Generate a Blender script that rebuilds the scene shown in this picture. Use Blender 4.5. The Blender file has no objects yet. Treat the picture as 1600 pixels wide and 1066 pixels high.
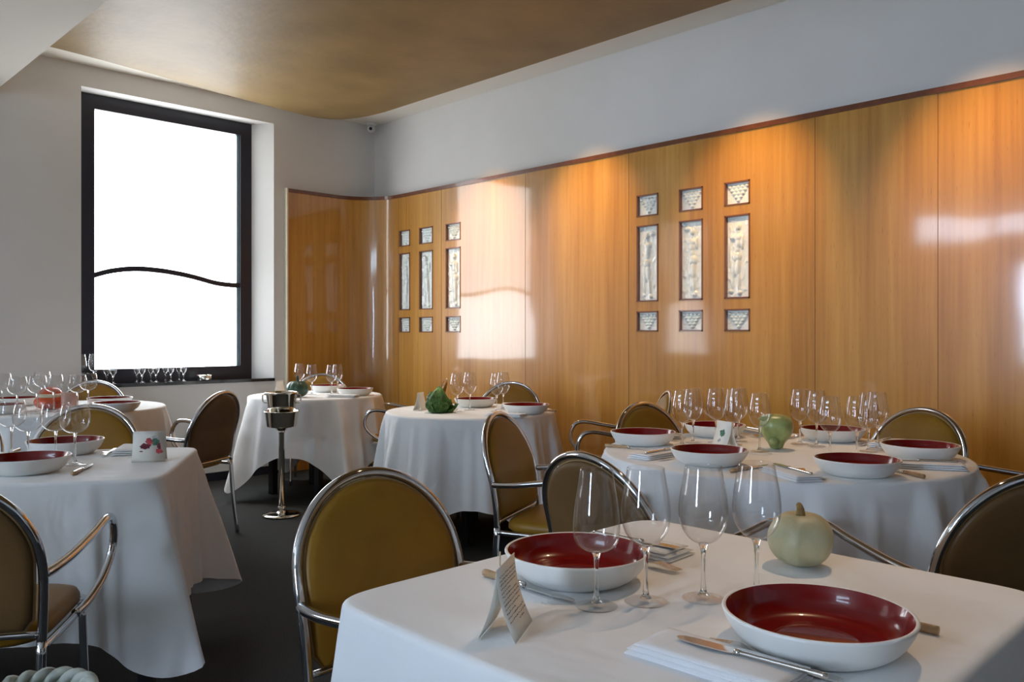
import bpy, bmesh, math, random
from mathutils import Vector, Matrix, noise

# ------------------------------------------------------------------ camera, light, exposure
SC = bpy.context.scene
COL = SC.collection
FPX, HOR, EYE = 1295.0, 524.0, 1.21          # focal length in pixels (1600 px wide frame), horizon row, eye height
YAW = math.radians(44.7)
CC, SS = math.cos(YAW), math.sin(YAW)
cam_data = bpy.data.cameras.new('camera')
cam_data.sensor_width = 36.0
cam_data.lens = FPX / 1600 * 36
cam_data.shift_y = -(533 - HOR) / 1600
cam_data.clip_start = 0.02
cam_ob = bpy.data.objects.new('camera', cam_data)
cam_ob.location = (0, 0, EYE)
cam_ob.rotation_euler = (math.radians(90), 0, -YAW)
COL.objects.link(cam_ob)
SC.camera = cam_ob
SC.view_settings.view_transform = 'Standard'
SC.view_settings.look = 'None'
SC.view_settings.gamma = 1
SC.view_settings.use_curve_mapping = False
SC.view_settings.exposure = 0.55
SC.cycles.max_bounces = 14
SC.cycles.transparent_max_bounces = 40
SC.cycles.transmission_bounces = 12
SC.cycles.diffuse_bounces = 5
SC.cycles.caustics_reflective = False
SC.cycles.caustics_refractive = False
SC.cycles.sample_clamp_indirect = 6
SC.cycles.use_denoising = True
world = bpy.data.worlds.new('world')
SC.world = world
world.use_nodes = True
world.node_tree.nodes['Background'].inputs[0].default_value = (0.75, 0.85, 1.0, 1)
world.node_tree.nodes['Background'].inputs[1].default_value = 0.25

WALL_X, WALL_Y, CEIL_Z = 4.65, 6.64, 3.23     # panelled wall, window wall, white ceiling
ROOM_X0, ROOM_Y0 = -3.2, -3.0
WIN_E, SIDE_E, SIDE_LOW_E, BACK_E = 5.0, 11.0, 26.0, 0.3     # daylight through the far window / the side windows
SPOT_W = 88.0

def spot(name, loc, target, watt, size, blend, col, rad=0.03):
    l = bpy.data.lights.new(name, 'SPOT')
    l.energy = watt; l.spot_size = math.radians(size); l.spot_blend = blend
    l.color = col; l.shadow_soft_size = rad
    o = bpy.data.objects.new(name, l)
    o.location = loc
    d = Vector(target) - Vector(loc)
    o.rotation_euler = d.to_track_quat('-Z', 'Y').to_euler()
    COL.objects.link(o)
    return o
# warm spotlights under the gold ceiling, each washing one stretch of the panelled wall
for k, y in enumerate((5.0, 3.92, 2.6, 1.3)):
    spot('wall_spotlight', (3.75, y - 0.15, 3.12), (WALL_X, y, 1.88), SPOT_W * (1.0 if k else 0.8), 52, 1.0, (1.0, 0.60, 0.26))
for x, y, tx, ty, wt, col in ((2.5, 0.9, 1.6, 0.85, 46, (1.0, 0.68, 0.40)), (3.6, 2.0, 3.1, 1.6, 52, (1.0, 0.68, 0.40)), (3.3, 3.8, 3.4, 3.9, 60, (1.0, 0.86, 0.70)), (3.2, 5.2, 3.45, 5.6, 36, (1.0, 0.86, 0.70))):
    spot('tabletop_fill', (x, y, 3.1), (tx, ty, 0.75), wt, 44, 0.9, col)  # fill light added to brighten the cloth tops, without any fixture

# ------------------------------------------------------------------ helpers
def W(X, Y, z=None):
    """metres right of / ahead of the eye -> room coordinates"""
    x, y = CC * X + SS * Y, -SS * X + CC * Y
    return (x, y) if z is None else Vector((x, y, z))

def cxy(px, py, z=0.75):
    t = (EYE - z) * FPX / (py - HOR)
    return (px - 800) / FPX * t, t

def at(px, py, z=0.75):
    return W(*cxy(px, py, z))

def face(deg):
    """direction measured from the eye's right hand side -> room heading of +Y"""
    return math.radians(deg) - YAW - math.pi / 2

MATS = {}
def mat(name, col, rough=0.5, metal=0.0, spec=0.5, coat=0.0, coat_rough=0.05, var=0.0, vscale=8.0, bump=0.0, bscale=60.0, sheen=0.0, emit=None, estr=0.0, alpha=None):
    m = bpy.data.materials.new(name); m.use_nodes = True
    nt = m.node_tree; b = nt.nodes['Principled BSDF']
    b.inputs['Base Color'].default_value = (*col, 1)
    b.inputs['Roughness'].default_value = rough
    b.inputs['Metallic'].default_value = metal
    b.inputs['Specular IOR Level'].default_value = spec
    b.inputs['Coat Weight'].default_value = coat
    b.inputs['Coat Roughness'].default_value = coat_rough
    b.inputs['Sheen Weight'].default_value = sheen
    if emit:
        b.inputs['Emission Color'].default_value = (*emit, 1); b.inputs['Emission Strength'].default_value = estr
    tc = nt.nodes.new('ShaderNodeTexCoord')
    if var > 0:
        n = nt.nodes.new('ShaderNodeTexNoise'); n.inputs['Scale'].default_value = vscale; n.inputs['Detail'].default_value = 4
        r = nt.nodes.new('ShaderNodeValToRGB')
        r.color_ramp.elements[0].position = 0.3; r.color_ramp.elements[1].position = 0.7
        r.color_ramp.elements[0].color = (*[c * (1 - var) for c in col], 1)
        r.color_ramp.elements[1].color = (*[min(1, c * (1 + var)) for c in col], 1)
        nt.links.new(tc.outputs['Object'], n.inputs['Vector'])
        nt.links.new(n.outputs['Fac'], r.inputs['Fac']); nt.links.new(r.outputs['Color'], b.inputs['Base Color'])
    if bump > 0:
        n = nt.nodes.new('ShaderNodeTexNoise'); n.inputs['Scale'].default_value = bscale; n.inputs['Detail'].default_value = 3
        bp = nt.nodes.new('ShaderNodeBump'); bp.inputs['Strength'].default_value = bump; bp.inputs['Distance'].default_value = 0.01
        nt.links.new(tc.outputs['Object'], n.inputs['Vector'])
        nt.links.new(n.outputs['Fac'], bp.inputs['Height']); nt.links.new(bp.outputs['Normal'], b.inputs['Normal'])
    MATS[name] = m
    return m

def emission(name, col, s):
    m = bpy.data.materials.new(name); m.use_nodes = True
    nt = m.node_tree; nt.nodes.clear()
    o = nt.nodes.new('ShaderNodeOutputMaterial'); e = nt.nodes.new('ShaderNodeEmission')
    e.inputs[0].default_value = (*col, 1); e.inputs[1].default_value = s
    nt.links.new(e.outputs[0], o.inputs[0])
    return m

def make_obj(name, me, m=None, parent=None, smooth=True):
    o = bpy.data.objects.new(name, me)
    if m is not None and not me.materials: me.materials.append(m)
    if smooth:
        for p in me.polygons: p.use_smooth = True
    COL.objects.link(o)
    if parent is not None: o.parent = parent
    return o

def mesh_from(bm, name='mesh'):
    me = bpy.data.meshes.new(name)
    bmesh.ops.recalc_face_normals(bm, faces=bm.faces[:])
    bm.to_mesh(me); bm.free()
    return me

def tag(o, label, cat, group=None, kind=None):
    o['label'] = label; o['category'] = cat
    if group: o['group'] = group
    if kind: o['kind'] = kind
    return o

def struct(o, label=None):
    o['kind'] = 'structure'
    if label: o['label'] = label
    return o

def empty(name, loc=(0, 0, 0), rz=0.0):
    o = bpy.data.objects.new(name, None)
    o.location = loc; o.rotation_euler = (0, 0, rz)
    COL.objects.link(o)
    return o

def dup(root, loc, rz):
    r = root.copy(); COL.objects.link(r); r.location = loc; r.rotation_euler = (0, 0, rz)
    for ch in list(root.children):
        c = ch.copy(); COL.objects.link(c); c.parent = r
        for g in list(ch.children):
            d = g.copy(); COL.objects.link(d); d.parent = c
    return r

def box(bm, lo, hi, M=None):
    vs = [bm.verts.new((x, y, z)) for x in (lo[0], hi[0]) for y in (lo[1], hi[1]) for z in (lo[2], hi[2])]
    for f in ((0, 1, 3, 2), (4, 6, 7, 5), (0, 4, 5, 1), (2, 3, 7, 6), (0, 2, 6, 4), (1, 5, 7, 3)):
        bm.faces.new([vs[i] for i in f])
    if M is not None:
        for v in vs: v.co = M @ v.co
    return vs

def box_obj(name, lo, hi, m, parent=None, bevel=0.0):
    bm = bmesh.new(); box(bm, lo, hi)
    if bevel > 0:
        bmesh.ops.bevel(bm, geom=bm.edges[:], offset=bevel, segments=3, affect='EDGES', profile=0.5)
    return make_obj(name, mesh_from(bm), m, parent, smooth=False)

def lathe(bm, prof, seg=32, M=None, closed=False, fn=None):
    rings = []
    for (r, z) in prof:
        if r < 1e-6:
            v = bm.verts.new((0, 0, z)); rings.append([v]); continue
        rings.append([bm.verts.new((r * math.cos(2 * math.pi * i / seg), r * math.sin(2 * math.pi * i / seg), z)) for i in range(seg)])
    n = len(rings)
    for a in range(n if closed else n - 1):
        A, B = rings[a], rings[(a + 1) % n]
        for i in range(seg):
            j = (i + 1) % seg
            if len(A) == 1 and len(B) == 1: continue
            if len(A) == 1: bm.faces.new((A[0], B[j], B[i]))
            elif len(B) == 1: bm.faces.new((A[i], A[j], B[0]))
            else: bm.faces.new((A[i], A[j], B[j], B[i]))
    allv = [v for r in rings for v in r]
    if fn:
        for v in allv: v.co = fn(v.co)
    if M is not None:
        for v in allv: v.co = M @ v.co
    return allv

def smooth_path(pts, n=8, closed=False):
    P = [Vector(p) for p in pts]; out = []
    m = len(P); rng = m if closed else m - 1
    for i in range(rng):
        p0 = P[(i - 1) % m] if (closed or i > 0) else P[0]
        p1 = P[i]; p2 = P[(i + 1) % m]
        p3 = P[(i + 2) % m] if (closed or i + 2 < m) else P[-1]
        for k in range(n):
            t = k / n
            out.append(0.5 * ((2 * p1) + (p2 - p0) * t + (2 * p0 - 5 * p1 + 4 * p2 - p3) * t * t + (3 * p1 - p0 - 3 * p2 + p3) * t ** 3))
    if not closed: out.append(P[-1].copy())
    return out

def tube(bm, pts, r, seg=12, closed=False, caps=True):
    P = [Vector(p) for p in pts]; n = len(P)
    rr = r if isinstance(r, (list, tuple)) else [r] * n
    T = []
    for i in range(n):
        a = P[(i - 1) % n] if (closed or i > 0) else P[0]
        b = P[(i + 1) % n] if (closed or i < n - 1) else P[-1]
        T.append((b - a).normalized())
    up = Vector((0, 0, 1)) if abs(T[0].z) < 0.9 else Vector((1, 0, 0))
    N = T[0].cross(up).normalized(); rings = []
    for i in range(n):
        N = (N - T[i] * N.dot(T[i]))
        N = N.normalized() if N.length > 1e-6 else T[i].orthogonal().normalized()
        B = T[i].cross(N)
        rings.append([bm.verts.new(P[i] + (N * math.cos(2 * math.pi * k / seg) + B * math.sin(2 * math.pi * k / seg)) * rr[i]) for k in range(seg)])
    for i in range(n if closed else n - 1):
        A, B = rings[i], rings[(i + 1) % n]
        for k in range(seg):
            j = (k + 1) % seg
            bm.faces.new((A[k], A[j], B[j], B[k]))
    if caps and not closed:
        bm.faces.new(rings[0][::-1]); bm.faces.new(rings[-1])
    return rings

def tube_obj(name, pts, r, m, parent=None, seg=12, n=8, closed=False):
    bm = bmesh.new(); tube(bm, smooth_path(pts, n, closed), r, seg, closed)
    return make_obj(name, mesh_from(bm), m, parent)

# ------------------------------------------------------------------ materials
def wood_material():
    m = bpy.data.materials.new('lacquered_honey_wood'); m.use_nodes = True
    nt = m.node_tree; b = nt.nodes['Principled BSDF']; L = nt.links
    tc = nt.nodes.new('ShaderNodeTexCoord')
    def noise_at(sx, sy, sz, scale, detail):
        mp = nt.nodes.new('ShaderNodeMapping'); mp.inputs['Scale'].default_value = (sx, sy, sz)
        n = nt.nodes.new('ShaderNodeTexNoise'); n.inputs['Scale'].default_value = scale; n.inputs['Detail'].default_value = detail
        L.new(tc.outputs['Object'], mp.inputs['Vector']); L.new(mp.outputs['Vector'], n.inputs['Vector'])
        return n
    broad = noise_at(1, 1, 0.06, 5.0, 3)
    fine = noise_at(1, 1, 0.035, 38.0, 5)
    pores = noise_at(1, 1, 0.10, 120.0, 2)
    # each board has a tone of its own
    sep = nt.nodes.new('ShaderNodeSeparateXYZ'); L.new(tc.outputs['Object'], sep.inputs[0])
    a1 = nt.nodes.new('ShaderNodeMath'); a1.operation = 'MULTIPLY_ADD'; a1.inputs[1].default_value = 1.0; a1.inputs[2].default_value = -0.51
    L.new(sep.outputs['Y'], a1.inputs[0])
    fl = nt.nodes.new('ShaderNodeMath'); fl.operation = 'DIVIDE'; fl.inputs[1].default_value = 0.505
    L.new(a1.outputs[0], fl.inputs[0])
    f2 = nt.nodes.new('ShaderNodeMath'); f2.operation = 'FLOOR'; L.new(fl.outputs[0], f2.inputs[0])
    wn = nt.nodes.new('ShaderNodeTexWhiteNoise'); wn.noise_dimensions = '1D'; L.new(f2.outputs[0], wn.inputs['W'])
    mix1 = nt.nodes.new('ShaderNodeMath'); mix1.operation = 'MULTIPLY_ADD'; mix1.inputs[1].default_value = 0.42
    L.new(fine.outputs['Fac'], mix1.inputs[0]); 
    m2 = nt.nodes.new('ShaderNodeMath'); m2.operation = 'MULTIPLY'; m2.inputs[1].default_value = 0.58
    L.new(broad.outputs['Fac'], m2.inputs[0]); L.new(m2.outputs[0], mix1.inputs[2])
    m3 = nt.nodes.new('ShaderNodeMath'); m3.operation = 'MULTIPLY_ADD'; m3.inputs[1].default_value = 0.06
    L.new(wn.outputs['Value'], m3.inputs[0]); L.new(mix1.outputs[0], m3.inputs[2])
    ramp = nt.nodes.new('ShaderNodeValToRGB')
    e = ramp.color_ramp.elements
    e[0].position = 0.36; e[0].color = (0.41, 0.175, 0.026, 1)
    e[1].position = 0.72; e[1].color = (0.66, 0.345, 0.070, 1)
    e2 = ramp.color_ramp.elements.new(0.54); e2.color = (0.54, 0.255, 0.043, 1)
    L.new(m3.outputs[0], ramp.inputs['Fac'])
    pr = nt.nodes.new('ShaderNodeValToRGB'); pr.color_ramp.elements[0].position = 0.28; pr.color_ramp.elements[0].color = (0.72, 0.66, 0.6, 1)
    pr.color_ramp.elements[1].position = 0.36; pr.color_ramp.elements[1].color = (1, 1, 1, 1)
    L.new(pores.outputs['Fac'], pr.inputs['Fac'])
    mx = nt.nodes.new('ShaderNodeMix'); mx.data_type = 'RGBA'; mx.blend_type = 'MULTIPLY'; mx.inputs['Factor'].default_value = 0.7
    L.new(ramp.outputs['Color'], mx.inputs[6]); L.new(pr.outputs['Color'], mx.inputs[7])
    L.new(mx.outputs[2], b.inputs['Base Color'])
    b.inputs['Roughness'].default_value = 0.32
    b.inputs['Coat Weight'].default_value = 0.85
    b.inputs['Coat Roughness'].default_value = 0.07
    wob = noise_at(1, 1, 1, 1.6, 1)
    bp = nt.nodes.new('ShaderNodeBump'); bp.inputs['Strength'].default_value = 0.25; bp.inputs['Distance'].default_value = 0.02
    L.new(wob.outputs['Fac'], bp.inputs['Height']); L.new(bp.outputs['Normal'], b.inputs['Coat Normal'])
    return m

M_WOOD = wood_material()
M_TRIMWOOD = mat('dark_red_wood', (0.16, 0.05, 0.02), 0.3, coat=0.4, var=0.2, vscale=20)
M_SEAM = mat('board_joint', (0.15, 0.065, 0.02), 0.6)
M_CREAM = mat('cream_edge', (0.75, 0.66, 0.5), 0.4)
M_WALL = mat('white_plaster', (0.70, 0.69, 0.66), 0.9, spec=0.2, var=0.02, vscale=3, bump=0.04, bscale=30)
M_CEIL = mat('white_ceiling_bounce_tint', (0.84, 0.80, 0.72), 0.9, spec=0.2)  # creamier than plain white: warm spotlight bounce put into the colour
M_GOLD = mat('gold_ceiling_leather', (0.26, 0.17, 0.065), 0.5, spec=0.4, var=0.16, vscale=2.5, bump=0.25, bscale=14)
M_CARPET = mat('charcoal_carpet', (0.06, 0.061, 0.06), 0.97, spec=0.1, var=0.35, vscale=220, bump=0.5, bscale=400)
M_BLACKFR = mat('black_window_frame', (0.016, 0.018, 0.030), 0.35)
M_SILL = mat('black_stone_sill', (0.012, 0.014, 0.018), 0.15, coat=0.4)
M_CLOTH = mat('white_table_linen', (0.88, 0.88, 0.88), 0.85, spec=0.2, sheen=0.15, bump=0.05, bscale=500)
def add_wrinkles(m, scale, dist):
    nt = m.node_tree; b = nt.nodes['Principled BSDF']; old = b.inputs['Normal'].links[0].from_node
    tc = nt.nodes.new('ShaderNodeTexCoord'); n = nt.nodes.new('ShaderNodeTexNoise'); n.inputs['Scale'].default_value = scale
    n.inputs['Detail'].default_value = 2; n.inputs['Distortion'].default_value = 0.8
    bp = nt.nodes.new('ShaderNodeBump'); bp.inputs['Strength'].default_value = 0.35; bp.inputs['Distance'].default_value = dist
    nt.links.new(tc.outputs['Object'], n.inputs['Vector']); nt.links.new(n.outputs['Fac'], bp.inputs['Height'])
    nt.links.new(bp.outputs['Normal'], old.inputs['Normal'])
add_wrinkles(M_CLOTH, 5.0, 0.03)
M_NAPKIN = mat('white_napkin_linen', (0.82, 0.82, 0.83), 0.9, spec=0.2, sheen=0.2, bump=0.08, bscale=300)
M_CHROME = mat('polished_chrome', (0.62, 0.62, 0.64), 0.07, metal=1.0)
M_STEEL = mat('polished_steel', (0.72, 0.70, 0.67), 0.14, metal=1.0)
M_SILVER = mat('polished_silver', (0.80, 0.77, 0.70), 0.10, metal=1.0)
M_LEATHER = mat('tan_leather', (0.27, 0.135, 0.014), 0.38, spec=0.3, var=0.10, vscale=9, bump=0.08, bscale=260)
M_LEATHER_BACK = mat('brown_leather', (0.13, 0.07, 0.025), 0.42, spec=0.3, var=0.10, vscale=9, bump=0.08, bscale=260)
M_PIPING = mat('leather_piping', (0.30, 0.19, 0.08), 0.4)
M_BOWLOUT = mat('white_matte_porcelain', (0.83, 0.83, 0.80), 0.38, spec=0.4)
M_BOWLIN = mat('oxblood_glaze', (0.19, 0.003, 0.003), 0.25, spec=0.2, coat=0.55, coat_rough=0.03)
M_BLACKWOOD = mat('black_table_base', (0.012, 0.012, 0.013), 0.5)
M_PAPER = mat('card_paper', (0.80, 0.77, 0.70), 0.8)
M_INK = mat('brown_ink', (0.22, 0.16, 0.14), 0.8)
M_WOODLIGHT = mat('pale_horn', (0.42, 0.27, 0.14), 0.3, coat=0.3, var=0.2, vscale=60)
M_TOOTHPICK = mat('bare_wood', (0.62, 0.48, 0.30), 0.7)
M_RELIEF = mat('frosted_relief_glass', (0.86, 0.93, 0.90), 0.25, spec=0.7, coat=0.6, coat_rough=0.15, var=0.03, vscale=40)
M_NICHE = mat('reddish_niche_frame', (0.20, 0.065, 0.025), 0.35, coat=0.4)
M_PUMPKIN_GREY = mat('pale_green_squash_skin', (0.46, 0.43, 0.27), 0.45, var=0.14, vscale=25, bump=0.12, bscale=60)
M_GOURD = mat('green_gourd_skin', (0.30, 0.36, 0.13), 0.35, coat=0.2, var=0.3, vscale=18, bump=0.15, bscale=30)
M_STALK = mat('dry_stalk', (0.30, 0.19, 0.07), 0.8, var=0.3, vscale=60, bump=0.4, bscale=120)
M_DARKPUMP = mat('dark_green_pumpkin_skin', (0.04, 0.09, 0.06), 0.35, var=0.4, vscale=14)
M_CABBAGE = mat('savoy_leaf', (0.11, 0.25, 0.055), 0.4, var=0.6, vscale=35, bump=0.6, bscale=70)
M_CABRIB = mat('pale_leaf_rib', (0.35, 0.50, 0.18), 0.5)
M_ORANGE = mat('orange_squash_skin', (0.62, 0.09, 0.03), 0.35, var=0.2, vscale=20)
M_CREAMSQ = mat('cream_squash_skin', (0.62, 0.55, 0.40), 0.45, var=0.2, vscale=20)
M_PINK = mat('pale_pink_wax_glass', (0.62, 0.38, 0.32), 0.4, var=0.1, vscale=10)
M_CAMERA = mat('white_plastic', (0.72, 0.72, 0.70), 0.4)
M_BLACKPL = mat('black_plastic', (0.01, 0.01, 0.01), 0.15)
M_WICKER = mat('woven_pale_straw', (0.42, 0.44, 0.38), 0.7, var=0.3, vscale=50)
M_PAINT_RED = mat('red_paint', (0.45, 0.06, 0.07), 0.7, var=0.5, vscale=90)
M_PAINT_DARK = mat('wine_paint', (0.16, 0.02, 0.04), 0.7, var=0.4, vscale=90)
M_PAINT_GREEN = mat('green_paint', (0.06, 0.16, 0.10), 0.7, var=0.5, vscale=90)
M_PAINT_GREY = mat('grey_pencil', (0.42, 0.40, 0.40), 0.8)
M_DAY = emission('daylight_through_frosted_glass', (0.93, 0.97, 1.0), WIN_E)
M_DAY_LOW = emission('daylight_through_lower_frosted_glass', (0.90, 0.95, 1.0), WIN_E * 1.5)
M_DAY_BACK = emission('daylight_through_back_window', (0.66, 0.82, 1.0), BACK_E)
M_DAY_DIM = emission('daylight_through_drawn_blind', (0.92, 0.95, 1.0), WIN_E * 0.3)
M_DAY_DIMLOW = emission('daylight_below_drawn_blind', (0.90, 0.94, 1.0), WIN_E * 1.0)
M_DAY_SIDE = emission('daylight_through_side_window', (0.60, 0.79, 1.0), SIDE_E)
M_DAY_SHEER = emission('daylight_through_sheer_curtain', (0.60, 0.76, 1.0), SIDE_LOW_E)

def thin_glass():
    m = bpy.data.materials.new('thin_clear_glass'); m.use_nodes = True
    nt = m.node_tree; nt.nodes.clear(); L = nt.links
    o = nt.nodes.new('ShaderNodeOutputMaterial')
    mix = nt.nodes.new('ShaderNodeMixShader'); tr = nt.nodes.new('ShaderNodeBsdfTransparent'); gl = nt.nodes.new('ShaderNodeBsdfGlossy')
    tr.inputs[0].default_value = (0.99, 0.99, 0.99, 1)
    gl.inputs['Roughness'].default_value = 0.02
    fr = nt.nodes.new('ShaderNodeLayerWeight'); fr.inputs['Blend'].default_value = 0.32
    pw = nt.nodes.new('ShaderNodeMath'); pw.operation = 'POWER'; pw.inputs[1].default_value = 3.0
    ma = nt.nodes.new('ShaderNodeMath'); ma.operation = 'MULTIPLY_ADD'; ma.inputs[1].default_value = 0.95; ma.inputs[2].default_value = 0.045
    ma.use_clamp = True
    L.new(fr.outputs['Facing'], pw.inputs[0]); L.new(pw.outputs[0], ma.inputs[0]); L.new(ma.outputs[0], mix.inputs[0])
    L.new(tr.outputs[0], mix.inputs[1]); L.new(gl.outputs[0], mix.inputs[2]); L.new(mix.outputs[0], o.inputs[0])
    return m
M_THIN = thin_glass()
def solid_glass():
    m = bpy.data.materials.new('solid_clear_glass'); m.use_nodes = True
    b = m.node_tree.nodes['Principled BSDF']
    b.inputs['Base Color'].default_value = (0.97, 0.98, 0.98, 1); b.inputs['Roughness'].default_value = 0.0
    b.inputs['Transmission Weight'].default_value = 1.0; b.inputs['IOR'].default_value = 1.45
    return m
M_SOLID = solid_glass()

# ------------------------------------------------------------------ room shell
struct(box_obj('floor', (ROOM_X0 - 0.2, ROOM_Y0 - 0.2, -0.1), (WALL_X + 0.2, WALL_Y + 0.4, 0), M_CARPET), 'dark charcoal carpet')
struct(box_obj('wall_right', (WALL_X + 0.045, ROOM_Y0, 0), (WALL_X + 0.2, WALL_Y + 0.2, CEIL_Z), M_WALL), 'white wall above the wood panelling')
BWX0, BWX1 = 0.6, 3.4
bm = bmesh.new()
box(bm, (ROOM_X0, ROOM_Y0 - 0.15, 0), (BWX0, ROOM_Y0, CEIL_Z)); box(bm, (BWX1, ROOM_Y0 - 0.15, 0), (WALL_X + 0.2, ROOM_Y0, CEIL_Z))
box(bm, (BWX0, ROOM_Y0 - 0.15, 0), (BWX1, ROOM_Y0, 0.9)); box(bm, (BWX0, ROOM_Y0 - 0.15, 2.6), (BWX1, ROOM_Y0, CEIL_Z))
struct(make_obj('wall_back', mesh_from(bm), M_WALL, smooth=False))
w = struct(empty('window_7'))
bm = bmesh.new()
for q in range(5): box(bm, (BWX0 + q * 0.69, ROOM_Y0 - 0.12, 0.9), (BWX0 + 0.04 + q * 0.69, ROOM_Y0 - 0.06, 2.6))
box(bm, (BWX0, ROOM_Y0 - 0.12, 0.9), (BWX1, ROOM_Y0 - 0.06, 0.95)); box(bm, (BWX0, ROOM_Y0 - 0.12, 2.55), (BWX1, ROOM_Y0 - 0.06, 2.6))
make_obj('window_frame', mesh_from(bm), M_BLACKFR, w, smooth=False)
bm = bmesh.new(); box(bm, (BWX0, ROOM_Y0 - 0.11, 0.9), (BWX1, ROOM_Y0 - 0.09, 2.6)); make_obj('pane', mesh_from(bm), M_DAY_BACK, w, smooth=False)
struct(box_obj('ceiling', (1.49, ROOM_Y0, CEIL_Z), (WALL_X + 0.2, WALL_Y + 0.3, CEIL_Z + 0.1), M_CEIL), 'white ceiling margin')
SOFFIT = 2.90
struct(box_obj('ceiling_soffit', (ROOM_X0, ROOM_Y0, SOFFIT), (1.49, WALL_Y, CEIL_Z + 0.1), M_CEIL), 'lower white soffit')

# window wall: opening with a splayed right reveal
WX0, WX1, WZ0, WZ1 = 2.06, 3.631, 0.815, 3.067
WD = 6.80                                             # front of the window frame
bm = bmesh.new()
T = WALL_Y + 0.25
W2X0, W2X1 = -1.75, -0.25
box(bm, (ROOM_X0, WALL_Y, 0), (W2X0, T, CEIL_Z)); box(bm, (W2X1, WALL_Y, 0), (WX0, T, CEIL_Z))
box(bm, (W2X0, WALL_Y, 0), (W2X1, T, WZ0)); box(bm, (W2X0, WALL_Y, WZ1 - 0.2), (W2X1, T, CEIL_Z))
box(bm, (WX0, WALL_Y, 0), (3.631, T, WZ0))
box(bm, (WX0, WALL_Y, WZ1), (3.631, T, CEIL_Z))
# right of the opening, with the splay
pts = [(WX1, WALL_Y), (WALL_X + 0.2, WALL_Y), (WALL_X + 0.2, T), (3.503 - 0.05, T), (3.503, WD)]
lo = [bm.verts.new((x, y, 0)) for x, y in pts]; hi = [bm.verts.new((x, y, CEIL_Z)) for x, y in pts]
bm.faces.new(lo[::-1]); bm.faces.new(hi)
for i in range(5):
    j = (i + 1) % 5; bm.faces.new((lo[i], lo[j], hi[j], hi[i]))
struct(make_obj('wall_front', mesh_from(bm), M_WALL, smooth=False), 'white window wall')

FR_B, FR_T = 0.945, 2.955
M_BLINDEDGE = mat('pale_green_blind_edge', (0.35, 0.55, 0.55), 0.4)
def far_window(name, X0, X1, l, r, blind=True, up=None, low=None):
    up = up or M_DAY; low = low or M_DAY_LOW
    win = struct(empty(name, (0, 0, 0)), 'tall frosted window in a black frame')
    bm = bmesh.new()
    box(bm, (X0, WD, WZ0 + 0.02), (l, WD + 0.1, WZ1))
    box(bm, (r, WD, WZ0 + 0.02), (X1, WD + 0.1, WZ1))
    box(bm, (l, WD, FR_T), (r, WD + 0.1, WZ1))
    box(bm, (l, WD, WZ0 + 0.02), (r, WD + 0.1, FR_B))
    make_obj('window_frame', mesh_from(bm), M_BLACKFR, win, smooth=False)
    k = (r - l) / 1.195
    prof = [(0, 1.672), (0.135, 1.715), (0.31, 1.741), (0.495, 1.738), (0.645, 1.722), (0.795, 1.697), (0.975, 1.657), (1.115, 1.645), (1.195, 1.645)]
    pp = smooth_path([(l + x * k, 0, z) for x, z in prof], 6)
    bm = bmesh.new(); rows = []
    for p in pp:
        rows.append([bm.verts.new((p.x, WD + 0.015 + dy, p.z + dz)) for dy, dz in ((0, -0.02), (0.05, -0.02), (0.05, 0.02), (0, 0.02))])
    for a, b2 in zip(rows[:-1], rows[1:]):
        for q in range(4): bm.faces.new((a[q], a[(q + 1) % 4], b2[(q + 1) % 4], b2[q]))
    make_obj('glazing_bar', mesh_from(bm), M_BLACKFR, win, smooth=False)
    for zedge, m in ((FR_T + 0.01, up), (FR_B - 0.01, low)):
        bm = bmesh.new(); rows = []
        for p in pp:
            rows.append([bm.verts.new((p.x, WD + 0.055 + dy, z)) for dy, z in ((0, p.z), (0.01, p.z), (0.01, zedge), (0, zedge))])
        for a, b2 in zip(rows[:-1], rows[1:]):
            for q in range(4): bm.faces.new((a[q], a[(q + 1) % 4], b2[(q + 1) % 4], b2[q]))
        make_obj('pane', mesh_from(bm), m, win, smooth=False)
    if blind: box_obj('blind_rail', (r - 0.022, WD + 0.03, FR_B), (r - 0.002, WD + 0.05, FR_T), M_BLINDEDGE, win)
far_window('window_1', WX0, 3.503, 2.205, 3.40)
far_window('window_6', W2X0, W2X1, W2X0 + 0.1, W2X1 - 0.1, False, M_DAY_DIM, M_DAY_DIMLOW)
struct(box_obj('window_sill', (WX0, WALL_Y - 0.012, WZ0 - 0.005), (WX1 + 0.003, WD + 0.1, WZ0 + 0.02), M_SILL), 'black stone window sill')
struct(box_obj('baseboard_front', (ROOM_X0, WALL_Y - 0.012, 0), (3.9, WALL_Y, 0.07), M_BLACKFR))

# side wall with tall windows (the light that falls in from the side)
SIDEW = [(0.5, 1.1), (2.8, 3.15)]
bm = bmesh.new(); ycur = ROOM_Y0
XL = ROOM_X0 - 0.2
for a, b2 in SIDEW:
    box(bm, (XL, ycur, 0), (ROOM_X0, a, 2.5))
    box(bm, (XL, a, 0), (ROOM_X0, b2, 0.8)); box(bm, (XL, a, 2.2), (ROOM_X0, b2, 2.5)); ycur = b2
box(bm, (XL, ycur, 0), (ROOM_X0, WALL_Y + 0.2, 2.5))
box(bm, (XL, 4.4, 2.5), (ROOM_X0, WALL_Y + 0.2, SOFFIT)); box(bm, (XL, ROOM_Y0, 2.5), (ROOM_X0, 0.6, SOFFIT)); box(bm, (XL, 0.6, 2.83), (ROOM_X0, 4.4, SOFFIT))
struct(make_obj('wall_left', mesh_from(bm), M_WALL, smooth=False))
x0, x1 = ROOM_X0 - 0.12, ROOM_X0 - 0.06
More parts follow.
